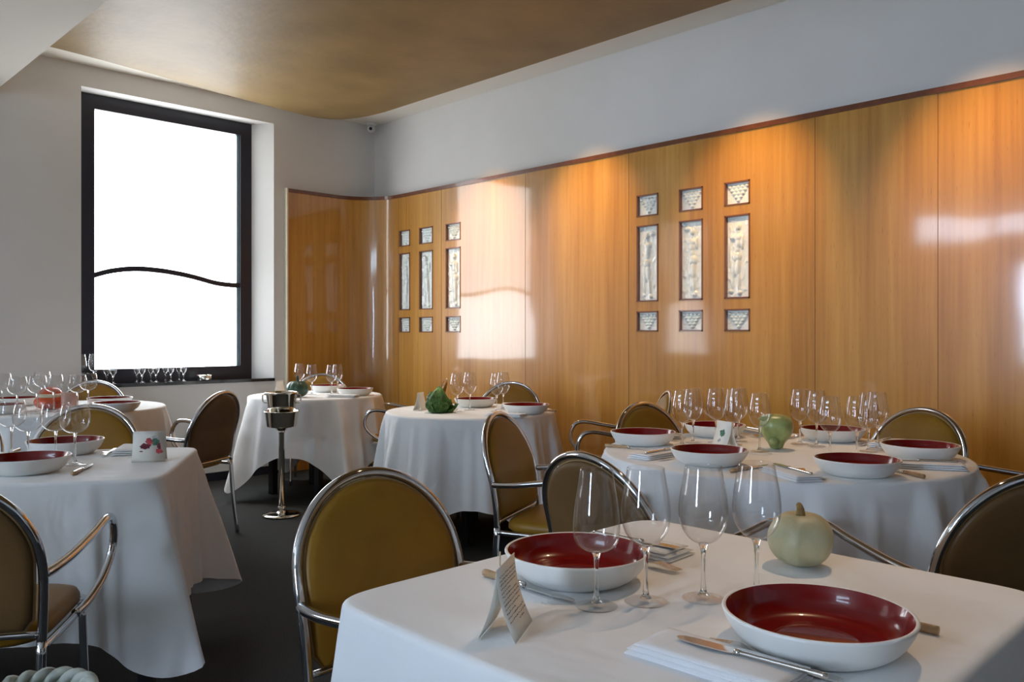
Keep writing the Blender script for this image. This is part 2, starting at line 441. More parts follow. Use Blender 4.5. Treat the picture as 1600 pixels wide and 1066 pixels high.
for k, (a, b2) in enumerate(SIDEW):
    w = struct(empty('window_%d' % (k + 2)))
    bm = bmesh.new()
    for lo3, hi3 in (((x0, a, 0.8), (x1, a + 0.04, 2.2)), ((x0, b2 - 0.04, 0.8), (x1, b2, 2.2)), ((x0, a, 0.8), (x1, b2, 0.84)), ((x0, a, 2.16), (x1, b2, 2.2)), ((x0, a, 1.3), (x1, b2, 1.33))):
        box(bm, lo3, hi3)
    make_obj('window_frame', mesh_from(bm), M_BLACKFR, w, smooth=False)
    bm = bmesh.new(); box(bm, (x0 - 0.01, a, 0.81), (x0 + 0.01, b2, 2.19)); make_obj('pane', mesh_from(bm), M_DAY_SHEER, w, smooth=False)
w = struct(empty('window_4'))
bm = bmesh.new(); box(bm, (x0 - 0.01, 0.6, 2.5), (x0 + 0.01, 4.4, 2.83)); make_obj('pane', mesh_from(bm), M_DAY_SIDE, w, smooth=False)
bm = bmesh.new()
for q in range(5): box(bm, (x0, 0.6 + q * 0.94, 2.5), (x1, 0.64 + q * 0.94, 2.83))
make_obj('window_frame', mesh_from(bm), M_BLACKFR, w, smooth=False)

# unseen wall added to keep daylight off the front of the left table's cloth
struct(box_obj('wall_light_blocker', (ROOM_X0, 2.0, 0), (-0.35, 2.15, SOFFIT), M_WALL))

# floating gold ceiling panel with a rounded corner
out = smooth_path([(1.49, 6.13, 0), (1.9, 6.165, 0), (2.36, 6.24, 0), (2.97, 6.36, 0), (3.41, 6.42, 0), (3.67, 6.46, 0), (3.93, 6.48, 0), (4.10, 6.42, 0), (4.19, 6.30, 0), (4.25, 6.13, 0), (4.28, 5.9, 0)], 6)
out = [(p.x, p.y) for p in out] + [(4.28, ROOM_Y0), (1.49, ROOM_Y0)]
bm = bmesh.new()
lo = [bm.verts.new((x, y, 3.15)) for x, y in out]; hi = [bm.verts.new((x, y, 3.19)) for x, y in out]
bm.faces.new(lo[::-1]); bm.faces.new(hi)
for i in range(len(out)):
    j = (i + 1) % len(out); bm.faces.new((lo[i], lo[j], hi[j], hi[i]))
struct(make_obj('ceiling_panel', mesh_from(bm), M_GOLD, smooth=False), 'hanging gold-brown ceiling panel')

# wood panelling: along the wall, quarter round in the corner, onto the window wall
PZ = 2.51
R = 0.42
prof = [(WALL_X, ROOM_Y0 + 0.01)]
y = ROOM_Y0
prof += [(WALL_X, yy) for yy in (-2, -1, 0, 1, 2, 3, 4, 5, 6)]
for k in range(17):
    a = k / 16 * math.pi / 2
    prof.append((WALL_X - R + R * math.cos(a), WALL_Y - 0.03 - R + R * math.sin(a)))
PANEL_X0 = 3.745
prof.append((PANEL_X0, WALL_Y - 0.03))
NICHES = []
COLS = [(2.607, 2.785), (2.944, 3.125), (3.292, 3.471), (5.322, 5.517), (5.693, 5.885), (6.02, 6.18)]
ROWS = [(1.235, 1.375), (1.44, 1.965), (2.025, 2.175)]
for c in COLS:
    for r in ROWS: NICHES.append((c, r))
bm = bmesh.new()
# flat stretch with rectangular recesses: build a grid of cells and leave the niches out
ys = sorted(set([ROOM_Y0 + 0.01, 6.19] + [v for c in COLS for v in c])); zs = sorted(set([0.0, PZ - 0.03] + [v for r in ROWS for v in r]))
def vget(cache, x, y, z):
    k = (round(x, 4), round(y, 4), round(z, 4))
    if k not in cache: cache[k] = bm.verts.new(k)
    return cache[k]
cache = {}
def isn(y0, y1, z0, z1):
    for (c, r) in NICHES:
        if c[0] - 1e-4 <= y0 and y1 <= c[1] + 1e-4 and r[0] - 1e-4 <= z0 and z1 <= r[1] + 1e-4: return True
    return False
for i in range(len(ys) - 1):
    for j in range(len(zs) - 1):
        if isn(ys[i], ys[i + 1], zs[j], zs[j + 1]): continue
        bm.faces.new([vget(cache, WALL_X, *q) for q in ((ys[i], zs[j]), (ys[i + 1], zs[j]), (ys[i + 1], zs[j + 1]), (ys[i], zs[j + 1]))])
arc = [(WALL_X, 6.19)] + prof[11:]
arc = [(WALL_X, 6.19)] + [(WALL_X - R + R * math.cos(k / 20 * math.pi / 2), WALL_Y - 0.03 - R + R * math.sin(k / 20 * math.pi / 2)) for k in range(1, 21)] + [(PANEL_X0, WALL_Y - 0.03)]
for (x0, y0), (x1, y1) in zip(arc[:-1], arc[1:]):
    for j in range(len(zs) - 1):
        f = bm.faces.new([vget(cache, *q) for q in ((x0, y0, zs[j]), (x1, y1, zs[j]), (x1, y1, zs[j + 1]), (x0, y0, zs[j + 1]))])
        f.smooth = True
me = bpy.data.meshes.new('panelling'); bm.to_mesh(me); bm.free(); me.materials.append(M_WOOD)
pan = bpy.data.objects.new('wall_panelling', me); COL.objects.link(pan)
struct(pan, 'glossy honey-coloured wood panelling')
# capping strip and joints (parts of the panelling)
bm = bmesh.new()
full = [(WALL_X, ROOM_Y0 + 0.01)] + arc
path = [(x, y) for x, y in full]
def offset_path(path, d):
    o = []
    for i, (x, y) in enumerate(path):
        a = path[max(0, i - 1)]; b2 = path[min(len(path) - 1, i + 1)]
        t = Vector((b2[0] - a[0], b2[1] - a[1])).normalized(); o.append((x - t.y * d, y + t.x * d))
    return o
inn = offset_path(path, 0.012); oo = offset_path(path, -0.03)
rows = []
for (a, b2) in zip(inn, oo):
    rows.append([bm.verts.new((a[0], a[1], PZ - 0.03)), bm.verts.new((a[0], a[1], PZ)), bm.verts.new((b2[0], b2[1], PZ)), bm.verts.new((b2[0], b2[1], PZ - 0.03))])
for a, b2 in zip(rows[:-1], rows[1:]):
    for k in range(4): bm.faces.new((a[k], a[(k + 1) % 4], b2[(k + 1) % 4], b2[k]))
make_obj('panel_cap', mesh_from(bm), M_TRIMWOOD, pan, smooth=False)
for k, yy in enumerate((0.51, 1.52, 2.19, 3.54, 4.55, 5.575, 6.195)):
    box_obj('joint_line', (WALL_X - 0.0015, yy - 0.0012, 0), (WALL_X + 0.001, yy + 0.0012, PZ - 0.03), M_SEAM, pan)
box_obj('panel_edge', (PANEL_X0 - 0.012, WALL_Y - 0.045, 0), (PANEL_X0 + 0.002, WALL_Y, PZ + 0.004), M_CREAM, pan)

# frosted relief glass panels set in small frames
random.seed(5)
def fig_height(u, v, seed):
    u = u / 1.3
    """soft standing figure with foliage, as height above the glass ground"""
    h = 0.0
    lean = math.sin(seed * 1.7) * 0.10
    cx = lean * math.sin(v * 3.1 + seed)
    def blob(x, y, rx, ry, a):
        d = ((u - x - cx) / rx) ** 2 + ((v - y) / ry) ** 2
        return a * math.sqrt(1 - d) if d < 1 else 0.0
    s = 1 if int(seed) % 2 else -1
    k = int(seed) % 3
    arms = (((-0.34, 0.90, 0.20, 0.035, 0.75), (0.26, 0.80, 0.13, 0.07, 0.75)), ((0.34, 0.74, 0.26, 0.030, 0.8), (-0.28, 0.68, 0.11, 0.10, 0.7)), ((-0.36, 0.72, 0.12, 0.09, 0.75), (0.30, 0.91, 0.24, 0.030, 0.75)))[k]
    for b in ((0.06 * s, 0.865, 0.17, 0.050, 1.0), (0.03 * s, 0.805, 0.08, 0.03, 0.7), (0.0, 0.735, 0.30, 0.055, 1.0), (0.0, 0.67, 0.24, 0.08, 0.95), (0.04 * s, 0.59, 0.20, 0.06, 0.85), (0.06 * s, 0.50, 0.32, 0.075, 1.0),
              (-0.08 + 0.03 * s, 0.37, 0.19, 0.14, 0.95), (0.20 + 0.04 * s, 0.37, 0.17, 0.14, 0.85), (-0.13, 0.19, 0.12, 0.13, 0.8), (0.20 + 0.10 * s, 0.20, 0.12, 0.12, 0.65), (-0.16, 0.055, 0.17, 0.030, 0.7), (0.30 * s + 0.1, 0.075, 0.17, 0.028, 0.55)) + arms:
        h = max(h, blob(*b))
    if h < 0.22:
        q = noise.noise(Vector((u * 4.5 + seed * 3.1, v * 15, seed)))
        h = max(h, 0.06 + 0.42 * max(0, q))
    return h
def grape_height(u, v, seed):
    h = 0.06
    rows = 5
    for r in range(rows):
        n = 5 - r
        yy = 0.82 - r * 0.165
        for k in range(n):
            xx = (k - (n - 1) / 2) * 0.37
            d = ((u - xx) / 0.18) ** 2 + ((v - yy) / 0.082) ** 2
            if d < 1: h = max(h, math.sqrt(1 - d))
    q = noise.noise(Vector((u * 5 + seed, v * 9, seed * 2)))
    return max(h, 0.25 * max(0, q) + 0.05)
def relief_mesh(w, h, fn, nu, nv, depth, seed):
    bm = bmesh.new(); g = []
    for j in range(nv + 1):
        row = []
        for i in range(nu + 1):
            u = -1 + 2 * i / nu; v = j / nv
            hh = 0 if (i in (0, nu) or j in (0, nv)) else fn(u, v, seed)
            row.append(bm.verts.new((-hh * depth, u * w / 2, v * h)))
        g.append(row)
    for j in range(nv):
        for i in range(nu):
            bm.faces.new((g[j][i], g[j][i + 1], g[j + 1][i + 1], g[j + 1][i]))
    # back and sides, so the slab has a thickness
    T2 = 0.012
    bl = [bm.verts.new((T2, s * w / 2, z)) for s, z in ((-1, 0), (1, 0), (1, h), (-1, h))]
    bm.faces.new(bl)
    return mesh_from(bm)
names_col = ['grape and figure']
def rlabel(ci, ri):
    grp = 'group nearer the window' if ci >= 3 else 'group nearer the room'
    return grp
side = ['frosted glass %s set in the panelling, %s of the trio %s']
cw = {0: 'in the rightmost column', 1: 'in the middle column', 2: 'in the leftmost column'}
rw = {0: 'small square grape panel', 1: 'tall relief panel with a standing figure', 2: 'small square grape panel'}
for ci, c in enumerate(COLS):
    for ri, r in enumerate(ROWS):
        y0, y1 = c; z0, z1 = r
        root = empty('relief_panel', (WALL_X, (y0 + y1) / 2, z0))
        far = 'nearer the window' if ci >= 3 else 'nearer the camera'
        vert = ('below the tall figure' if ri == 0 else 'above the tall figure') if ri != 1 else ''
        cc = ['right', 'middle', 'left'][ci % 3]
        if ri == 1:
            lab = 'tall frosted relief panel with a standing figure, %s one of the three %s' % (cc, far)
        else:
            lab = 'small frosted grape panel %s, %s column of the set %s' % (vert, cc, far)
        tag(root, lab, 'wall panel', 'frosted relief panels in the wood wall')
        hy, hz = (y1 - y0) / 2, z1 - z0
        bm = bmesh.new(); f = 0.009
        for lo3, hi3 in (((-0.004, -hy, 0), (0.042, -hy + f, hz)), ((-0.004, hy - f, 0), (0.042, hy, hz)), ((-0.004, -hy, 0), (0.042, hy, f)), ((-0.004, -hy, hz - f), (0.042, hy, hz))):
            box(bm, lo3, hi3)
        make_obj('panel_frame', mesh_from(bm), M_NICHE, root, smooth=False)
        if ri == 1:
            me = relief_mesh(2 * (hy - f), hz - 2 * f, fig_height, 34, 110, 0.026, ci + 1.0)
        else:
            me = relief_mesh(2 * (hy - f), hz - 2 * f, grape_height, 36, 36, 0.018, ci + ri + 1.0)
        o = make_obj('relief_glass', me, M_RELIEF, root); o.location = (0.022, 0, f)

# ------------------------------------------------------------------ small camera in the ceiling corner
cx0, cy0 = WALL_X - 0.06, WALL_Y - 0.10
sec = empty('security_camera', (cx0, cy0, CEIL_Z), math.radians(225) + math.pi / 2)
tag(sec, 'small white dome camera in the ceiling corner', 'camera')
bm = bmesh.new(); lathe(bm, [(0, 0), (0.045, 0), (0.045, -0.02), (0.03, -0.025), (0, -0.025)], 24); make_obj('mount', mesh_from(bm), M_CAMERA, sec)
bm = bmesh.new(); bmesh.ops.create_uvsphere(bm, u_segments=20, v_segments=14, radius=0.038)
for v in bm.verts: v.co += Vector((0, 0, -0.055))
make_obj('housing', mesh_from(bm), M_CAMERA, sec)
bm = bmesh.new(); bmesh.ops.create_uvsphere(bm, u_segments=14, v_segments=10, radius=0.017)
for v in bm.verts: v.co += Vector((0, -0.027, -0.062))
make_obj('lens', mesh_from(bm), M_BLACKPL, sec)

# ------------------------------------------------------------------ chairs
def arch_pt(phi, a=0.230, zc=0.655, zr=0.218):
    x = a * math.cos(phi); s = math.sin(phi)
    return Vector((x, -0.028 - 0.075 * s, zc + zr * s))

def make_chair():
    root = empty('armchair')
    # back frame: arch and stiles down to the seat
    pts = [(0.222, 0.0, 0.44), (0.226, -0.004, 0.52), (0.230, -0.014, 0.60)]
    pts += [tuple(arch_pt(math.pi * k / 14)) for k in range(15)]
    pts += [(-0.230, -0.014, 0.60), (-0.226, -0.004, 0.52), (-0.222, 0.0, 0.44)]
    tube_obj('back_frame', pts, 0.0118, M_CHROME, root, 14, 4)
    tube_obj('lower_rail', [(-0.224, -0.004, 0.462), (0, -0.006, 0.462), (0.224, -0.004, 0.462)], 0.008, M_CHROME, root, 10, 4)
    # backrest pad
    outl = []
    for k in range(41):
        p = arch_pt(math.pi * k / 40, 0.214, 0.655, 0.202); outl.append((p.x, p.z))
    outl = [(0.205, 0.50), (0.211, 0.58)] + outl + [(-0.211, 0.58), (-0.205, 0.50)]
    bl = []
    for k in range(6):
        a = k / 6; bl.append((-0.207 + 0.025 * a ** 0.5 if k else -0.207, 0.50 - 0.028 * math.sin(a * math.pi / 2)))
    br = [(-x, z) for x, z in bl][::-1]
    outl = outl + bl[1:] + [(-0.08, 0.471), (0.0, 0.471), (0.08, 0.471)] + br[:-1]
    cz = 0.66
    def yat(z):
        s = max(0.0, (z - 0.655) / 0.222)
        return (-0.028 - 0.075 * min(1, s)) if z > 0.655 else (-0.004 - 0.024 * max(0, (z - 0.47) / 0.185))
    def pad(front):
        bm = bmesh.new(); rings = []
        for s, th in ((1.0, 0.0), (0.99, 0.009), (0.965, 0.015), (0.9, 0.019), (0.7, 0.021), (0.4, 0.022), (0.15, 0.0225)):
            ring = []
            for (x, z) in outl:
                xx, zz = x * s, cz + (z - cz) * s
                ring.append(bm.verts.new((xx, yat(zz) + (th if front else -th), zz)))
            rings.append(ring)
        n = len(outl)
        for A, B in zip(rings[:-1], rings[1:]):
            for i in range(n):
                j = (i + 1) % n; bm.faces.new((A[i], A[j], B[j], B[i]))
        bm.faces.new(rings[-1])
        return mesh_from(bm)
    bp = make_obj('backrest', pad(True), M_LEATHER, root)
    bb = make_obj('backrest_cover', pad(False), M_LEATHER_BACK, bp)
    bm = bmesh.new(); tube(bm, [Vector((x, yat(z), z)) for x, z in outl], 0.0045, 8, closed=True)
    make_obj('piping', mesh_from(bm), M_PIPING, bp)
    # seat
    bm = bmesh.new(); rings = []
    def sq(s, z):
        r = []
        for k in range(48):
            a = 2 * math.pi * k / 48; ca, sa = math.cos(a), math.sin(a); e = 0.42
            r.append(bm.verts.new((0.215 * s * math.copysign(abs(ca) ** e, ca), 0.225 + 0.215 * s * math.copysign(abs(sa) ** e, sa), z)))
        return r
    for s, z in ((0.0, 0.425), (0.95, 0.425), (1.0, 0.436), (1.0, 0.452), (0.97, 0.466), (0.88, 0.474), (0.5, 0.480), (0.0, 0.482)):
        if s == 0.0: rings.append([bm.verts.new((0, 0.225, z))])
        else: rings.append(sq(s, z))
    for A, B in zip(rings[:-1], rings[1:]):
        for i in range(48):
            j = (i + 1) % 48
            if len(A) == 1: bm.faces.new((A[0], B[j], B[i]))
            elif len(B) == 1: bm.faces.new((A[i], A[j], B[0]))
            else: bm.faces.new((A[i], A[j], B[j], B[i]))
    make_obj('seat', mesh_from(bm), M_LEATHER, root)
    tube_obj('seat_frame', [(-0.222, 0.0, 0.425), (-0.225, 0.25, 0.425), (-0.20, 0.42, 0.425), (0, 0.447, 0.425), (0.20, 0.42, 0.425), (0.225, 0.25, 0.425), (0.222, 0.0, 0.425)], 0.0095, M_CHROME, root, 10, 6)
    for s in (1, -1):
        tube_obj('arm', [(s * 0.232, -0.012, 0.615), (s * 0.243, 0.03, 0.618), (s * 0.258, 0.12, 0.628), (s * 0.272, 0.26, 0.650), (s * 0.278, 0.37, 0.668),
                         (s * 0.279, 0.43, 0.655), (s * 0.277, 0.462, 0.60), (s * 0.270, 0.455, 0.54), (s * 0.258, 0.40, 0.48), (s * 0.240, 0.32, 0.440), (s * 0.226, 0.26, 0.428)], 0.0125, M_CHROME, root, 14, 6)
        tube_obj('leg', [(s * 0.215, 0.36, 0.425), (s * 0.218, 0.38, 0.2), (s * 0.22, 0.40, 0.002)], 0.0115, M_CHROME, root, 12, 4)
        tube_obj('leg', [(s * 0.222, 0.0, 0.445), (s * 0.220, -0.015, 0.25), (s * 0.218, -0.05, 0.002)], 0.0120, M_CHROME, root, 12, 4)
    return root

chair_proto = None
def chair(X, Y, deg, label, world=False):
    """X, Y: where the foot of the backrest stands; deg: where the sitter looks"""
    global chair_proto
    x, y = (X, Y) if world else W(X, Y)
    rz = math.radians(deg) - math.pi / 2 if world else face(deg)
    if chair_proto is None:
        chair_proto = make_chair(); o = chair_proto; o.location = (x, y, 0); o.rotation_euler = (0, 0, rz)
    else:
        o = dup(chair_proto, (x, y, 0), rz)
    tag(o, label, 'chair', 'chrome and tan leather dining armchairs')
    return o

chair(1.18, 1.60, -90, 'olive-gold armchair at the far side of the front table, its gold front facing us', world=True)
chair(1.875, 1.50, -7, 'armchair seen from behind between the front table and the large round table', world=True)
chair(0.028, 3.50, -23, 'armchair standing sideways in front of the cabbage table', )
chair(0.83, 4.92, 180, 'edge-on armchair whose two arms show beside the large round table')
chair(0.70, 3.99, -52, 'dark armchair at the far side of the large round table, behind its end bowl')
chair(1.79, 3.72, -149, 'armchair against the wood wall, behind the glasses at the right of the round table')
chair(1.245, 2.08, 101, 'large dark armchair cut by the right edge of the picture')
chair(2.24, 3.22, 178, 'armchair of which only one arm tip shows at the right end of the round table')
chair(-1.79, 4.89, 165, 'armchair seen from behind under the window, alone to the right of the window table')
chair(-1.98, 3.83, -78, 'armchair pushed to the back of the left rectangular table, behind the picture card')
chair(-2.56, 3.72, -78, 'armchair at the back of the left table, cut by the left edge of the picture')
chair(-1.395, 2.03, 102, 'shadowed armchair at the near side of the left table, cut by the picture edge')
chair(-3.02, 5.93, -78, 'armchair between the window table and the window wall')
chair(-1.63, 7.08, -80, 'gold-fronted armchair in the panelled corner behind the dark pumpkin')
chair(-0.03, 5.80, -107, 'gold-fronted armchair against the panelling behind the cabbage table')
chair(-0.60, 6.25, 180, 'armchair with two bent arms between the two far tables')

# ------------------------------------------------------------------ tables and cloths
def rot2(x, y, a): return x * math.cos(a) - y * math.sin(a), x * math.sin(a) + y * math.cos(a)
def table(x, y, rz, hx, hy, round_top, label, cat='table'):
    root = empty('dining_table', (x, y, 0), rz)
    bm = bmesh.new()
    if round_top: lathe(bm, [(0, 0.715), (hx - 0.01, 0.715), (hx - 0.008, 0.728), (hx - 0.012, 0.738), (0, 0.738)], 64)
    else:
        box(bm, (-hx + 0.012, -hy + 0.012, 0.715), (hx - 0.012, hy - 0.012, 0.738))
        bmesh.ops.bevel(bm, geom=[e for e in bm.edges if abs(e.verts[0].co.z - e.verts[1].co.z) > 0.01], offset=0.04, segments=6, affect='EDGES')
    make_obj('tabletop', mesh_from(bm), M_BLACKWOOD, root, smooth=False)
    k = 0.55 if round_top else 1.0
    for sx in (1, -1):
        for sy in (1, -1):
            px, py = sx * (hx * k - 0.05), sy * (hy * k - 0.05)
            box_obj('leg', (px - 0.025, py - 0.025, 0.0), (px + 0.025, py + 0.025, 0.715), M_BLACKWOOD, root, 0.004)
    tag(root, label, cat, 'cloth-covered dining tables')
    return root

def cloth(x, y, rz, hx, hy, round_top, half, crot, label, flare=0.05, cflare=0.22, amp=0.02, nf=14, seed=1, maxdrop=0.735, top=0.75, cw=0.25):
    """square linen of half side `half` (turned by crot) laid over the table top"""
    bm = bmesh.new(); N = 420
    def Rt(t):
        c, s = math.cos(t), math.sin(t)
        if round_top: return hx + 0.006
        p = 14.0
        return 1.0 / ((abs(c) / (hx + 0.006)) ** p + (abs(s) / (hy + 0.006)) ** p) ** (1 / p)
    hxx, hyy = (half, half) if not isinstance(half, tuple) else half
    def Rc(t):
        c, s = math.cos(t - crot), math.sin(t - crot); p = 9.0
        return 1.0 / ((abs(c) / hxx) ** p + (abs(s) / hyy) ** p) ** (1 / p)
    corners = [crot + math.atan2(sy * hyy, sx * hxx) for sx in (1, -1) for sy in (1, -1)]
    if not round_top: corners = [math.atan2(sy * hy, sx * hx) for sx in (1, -1) for sy in (1, -1)]
    if round_top: angs = [2 * math.pi * i / N for i in range(N)]
    else:
        # even spacing along the rounded outline
        raw = [2 * math.pi * i / 7200 for i in range(7201)]
        P = [(Rt(a) * math.cos(a), Rt(a) * math.sin(a)) for a in raw]
        L = [0.0]
        for i in range(7200):
            d = math.hypot(P[i + 1][0] - P[i][0], P[i + 1][1] - P[i][1]); L.append(L[-1] + d)
        angs = []; k = 0
        for i in range(N):
            tgt = L[-1] * i / N
            while L[k + 1] < tgt: k += 1
            angs.append(raw[k] + (raw[k + 1] - raw[k]) * (tgt - L[k]) / max(1e-9, L[k + 1] - L[k]))
    def adiff(a, b2): return abs((a - b2 + math.pi) % (2 * math.pi) - math.pi)
    rings = []
    center = bm.verts.new((0, 0, top))
    for f in (0.15, 0.4, 0.65, 0.85, 0.95):
        rings.append([bm.verts.new((Rt(a) * f * math.cos(a), Rt(a) * f * math.sin(a), top + 0.0012 * noise.noise(Vector((math.cos(a) * f * 3, math.sin(a) * f * 3, seed))))) for a in angs])
    er = 0.014
    for k in range(0, 5):
        q = k / 4 * math.pi / 2
        rings.append([bm.verts.new(((Rt(a) - er + er * math.sin(q)) * math.cos(a), (Rt(a) - er + er * math.sin(q)) * math.sin(a), top - er + er * math.cos(q))) for a in angs])
    ND = 26
    for j in range(1, ND + 1):
        v = j / ND; ring = []
        for a in angs:
            rt = Rt(a); drop = min(maxdrop, max(0.12, Rc(a) - rt))
            if not round_top:
                # true overhang measured square to the edge, longer at the corners
                cd = min(adiff(a, c) for c in corners)
                base = hxx - hx
                drop = min(maxdrop, base + (Rc(a) - rt - base) * math.exp(-(cd / 0.11) ** 2))
            d = drop * v
            cd = min(adiff(a, c) for c in corners)
            fc = math.exp(-(cd / cw) ** 2)
            ph = nf * a + seed * 1.9 + 0.9 * math.sin(2.0 * a + seed)
            rip = 2.1 * (0.5 + 0.5 * math.sin(ph)) ** 3.2 - 0.65
            rip += 0.45 * (2 * (0.5 + 0.5 * math.sin(ph * 1.9 + seed)) ** 3 - 0.6)
            wv = (d / 0.6) ** 0.6
            o = flare * d + cflare * fc * d + (amp * (1 if round_top else 0.12 + 0.88 * math.exp(-(cd / 0.30) ** 2))) * rip * wv
            o += 0.006 * noise.noise(Vector((a * 3, d * 6, seed))) * min(1, d * 8)
            o = max(o, 0.002)
            r = rt + o
            ring.append(bm.verts.new((r * math.cos(a), r * math.sin(a), max(0.006 + 0.004 * (0.5 + 0.5 * rip), top - er - d))))
        rings.append(ring)
    for i in range(N):
        j = (i + 1) % N; bm.faces.new((center, rings[0][i], rings[0][j]))
    for A, B in zip(rings[:-1], rings[1:]):
        for i in range(N):
            j = (i + 1) % N; bm.faces.new((A[i], B[i], B[j], A[j]))
    me = mesh_from(bm)
    o = make_obj('tablecloth', me, M_CLOTH); o.location = (x, y, 0); o.rotation_euler = (0, 0, rz)
    tag(o, label, 'tablecloth', 'white linen tablecloths')
    return o

# front square table
AX, AY, AHX, AHY = 1.252, 0.812, 0.462, 0.44
table(AX, AY, 0, AHX, AHY, False, 'square table nearest the camera, hidden under its white cloth')
cloth(AX, AY, 0, AHX, AHY, False, 0.98, 0, 'white cloth on the front square table with two red bowls and four glasses', flare=0.03, cflare=0.16, amp=0.026, nf=22, seed=2, cw=0.06)
# left rectangular table
FRX, FRY = -1.13, 2.66
u = Vector((math.cos(math.radians(102)), math.sin(math.radians(102)))); w_ = Vector((math.cos(math.radians(192)), math.sin(math.radians(192))))
BHX, BHY = 0.65, 0.39
Bc = Vector((FRX, FRY)) + u * BHY + w_ * BHX
BX, BY = W(Bc.x, Bc.y); BRZ = math.radians(12) - YAW
table(BX, BY, BRZ, BHX, BHY, False, 'rectangular table at the left, hidden under its white cloth')
cloth(BX, BY, BRZ, BHX, BHY, False, (BHX + 0.49, BHY + 0.49), 0, 'shaded white cloth on the left rectangular table, falling in a long pointed corner fold', flare=0.02, cflare=0.27, amp=0.040, nf=26, seed=4, cw=0.075)
# window table
CX_, CY_ = -2.86, 5.28
x, y = W(CX_, CY_)
table(x, y, 0, 0.6, 0.6, True, 'round table below the window, hidden under its white cloth')
cloth(x, y, 0, 0.6, 0.6, True, 1.1, 0.5, 'white cloth on the table below the window, beside the orange squash', amp=0.02, nf=13, seed=6)
# corner table behind the wine bucket
DX_, DY_ = -1.52, 6.42
x, y = W(DX_, DY_)
table(x, y, 0.3, 0.5, 0.5, True, 'round corner table on black legs behind the silver wine bucket')
cloth(x, y, 0, 0.5, 0.5, True, 0.90, -YAW + math.radians(-8), 'white cloth on the corner table behind the silver wine bucket, arched open below', flare=0.10, cflare=0.10, amp=0.032, nf=9, seed=3, maxdrop=0.74, cw=0.3)
# cabbage table
FX_, FY_ = -0.255, 5.08
x, y = W(FX_, FY_)
table(x, y, 0, 0.51, 0.51, True, 'round table carrying the green cabbage, hidden under its cloth')
cloth(x, y, 0, 0.51, 0.51, True, 1.00, -YAW + math.radians(4), 'softly pleated white cloth on the round table that carries the green cabbage', flare=0.11, cflare=0.06, amp=0.034, nf=12, seed=8, maxdrop=0.72)
# large round table
GX_, GY_ = 1.05, 3.26
x, y = W(GX_, GY_)
table(x, y, 0, 0.68, 0.68, True, 'large round table laid for six in front of the wood wall')
cloth(x, y, 0, 0.68, 0.68, True, 1.22, -YAW + math.radians(10), 'white cloth with deep folds on the large round table laid for six', flare=0.10, cflare=0.08, amp=0.052, nf=11, seed=5)

# ------------------------------------------------------------------ glasses
def glass_proto(profile, stem_h, foot_r, H):
    """profile: outer bowl (r, z) from the stem up, heights above the foot"""
    root = empty('wine_glass')
    P = smooth_path([(r, 0, z) for r, z in profile], 5)
    outer = [(p.x, p.z) for p in P]
    inner = [(max(0.0, r - 0.0010), z + (0.0010 if i < 3 else 0)) for i, (r, z) in enumerate(outer)]
    bm = bmesh.new()
    lathe(bm, [(0, outer[0][1])] + outer + [(outer[-1][0] - 0.0005, outer[-1][1] + 0.0006)] + inner[::-1] + [(0, outer[0][1] + 0.002)], 40)
    make_obj('bowl', mesh_from(bm), M_THIN, root)
    bm = bmesh.new()
    sp = smooth_path([(0.010, 0, 0.0075), (0.0055, 0, 0.016), (0.0036, 0, 0.035), (0.0034, 0, stem_h * 0.6), (0.0046, 0, stem_h - 0.012), (0.0085, 0, stem_h + 0.001)], 4)
    lathe(bm, [(0, 0.0072)] + [(p.x, p.z) for p in sp] + [(0, stem_h + 0.001)], 20)
    make_obj('stem', mesh_from(bm), M_SOLID, root)
    bm = bmesh.new()
    fp = smooth_path([(foot_r, 0, 0.0005), (foot_r + 0.0006, 0, 0.0016), (foot_r * 0.9, 0, 0.0026), (foot_r * 0.5, 0, 0.0040), (0.011, 0, 0.0070)], 4)
    lathe(bm, [(0, 0.0005), (foot_r * 0.6, 0.0002)] + [(p.x, p.z) for p in fp] + [(0, 0.0074)], 40)
    make_obj('foot', mesh_from(bm), M_THIN, root)
    return root
# tulip glass 0.23 m, taller straight glass, and the wide balloon glass
G_TULIP = glass_proto([(0.006, 0.096), (0.022, 0.103), (0.036, 0.121), (0.0425, 0.147), (0.0405, 0.180), (0.0350, 0.210), (0.0318, 0.231)], 0.096, 0.036, 0.231)
G_STRAIGHT = glass_proto([(0.006, 0.092), (0.023, 0.097), (0.035, 0.108), (0.0400, 0.130), (0.0370, 0.170), (0.0315, 0.205), (0.0275, 0.233)], 0.092, 0.035, 0.233)
G_BALLOON = glass_proto([(0.006, 0.112), (0.026, 0.118), (0.044, 0.136), (0.0500, 0.160), (0.0475, 0.190), (0.0420, 0.214)], 0.112, 0.038, 0.214)
G_SMALL = glass_proto([(0.004, 0.062), (0.012, 0.072), (0.021, 0.086), (0.0245, 0.098), (0.0250, 0.106)], 0.062, 0.026, 0.106)
used = set()
def glass(kind, x, y, label, group, z=0.75, s=1.0):
    if kind.name in used: o = dup(kind, (x, y, z + 0.001), 0)
    else: used.add(kind.name); o = kind; o.location = (x, y, z + 0.001)
    o.scale = (s, s, s)
    o.rotation_euler = (0, 0, 0)
    tag(o, label, 'wine glass', group)
    return o
def glass_px(kind, px, py, label, group, z=0.75, s=1.0):
    x, y = at(px, py, z); return glass(kind, x, y, label, group, z, s)

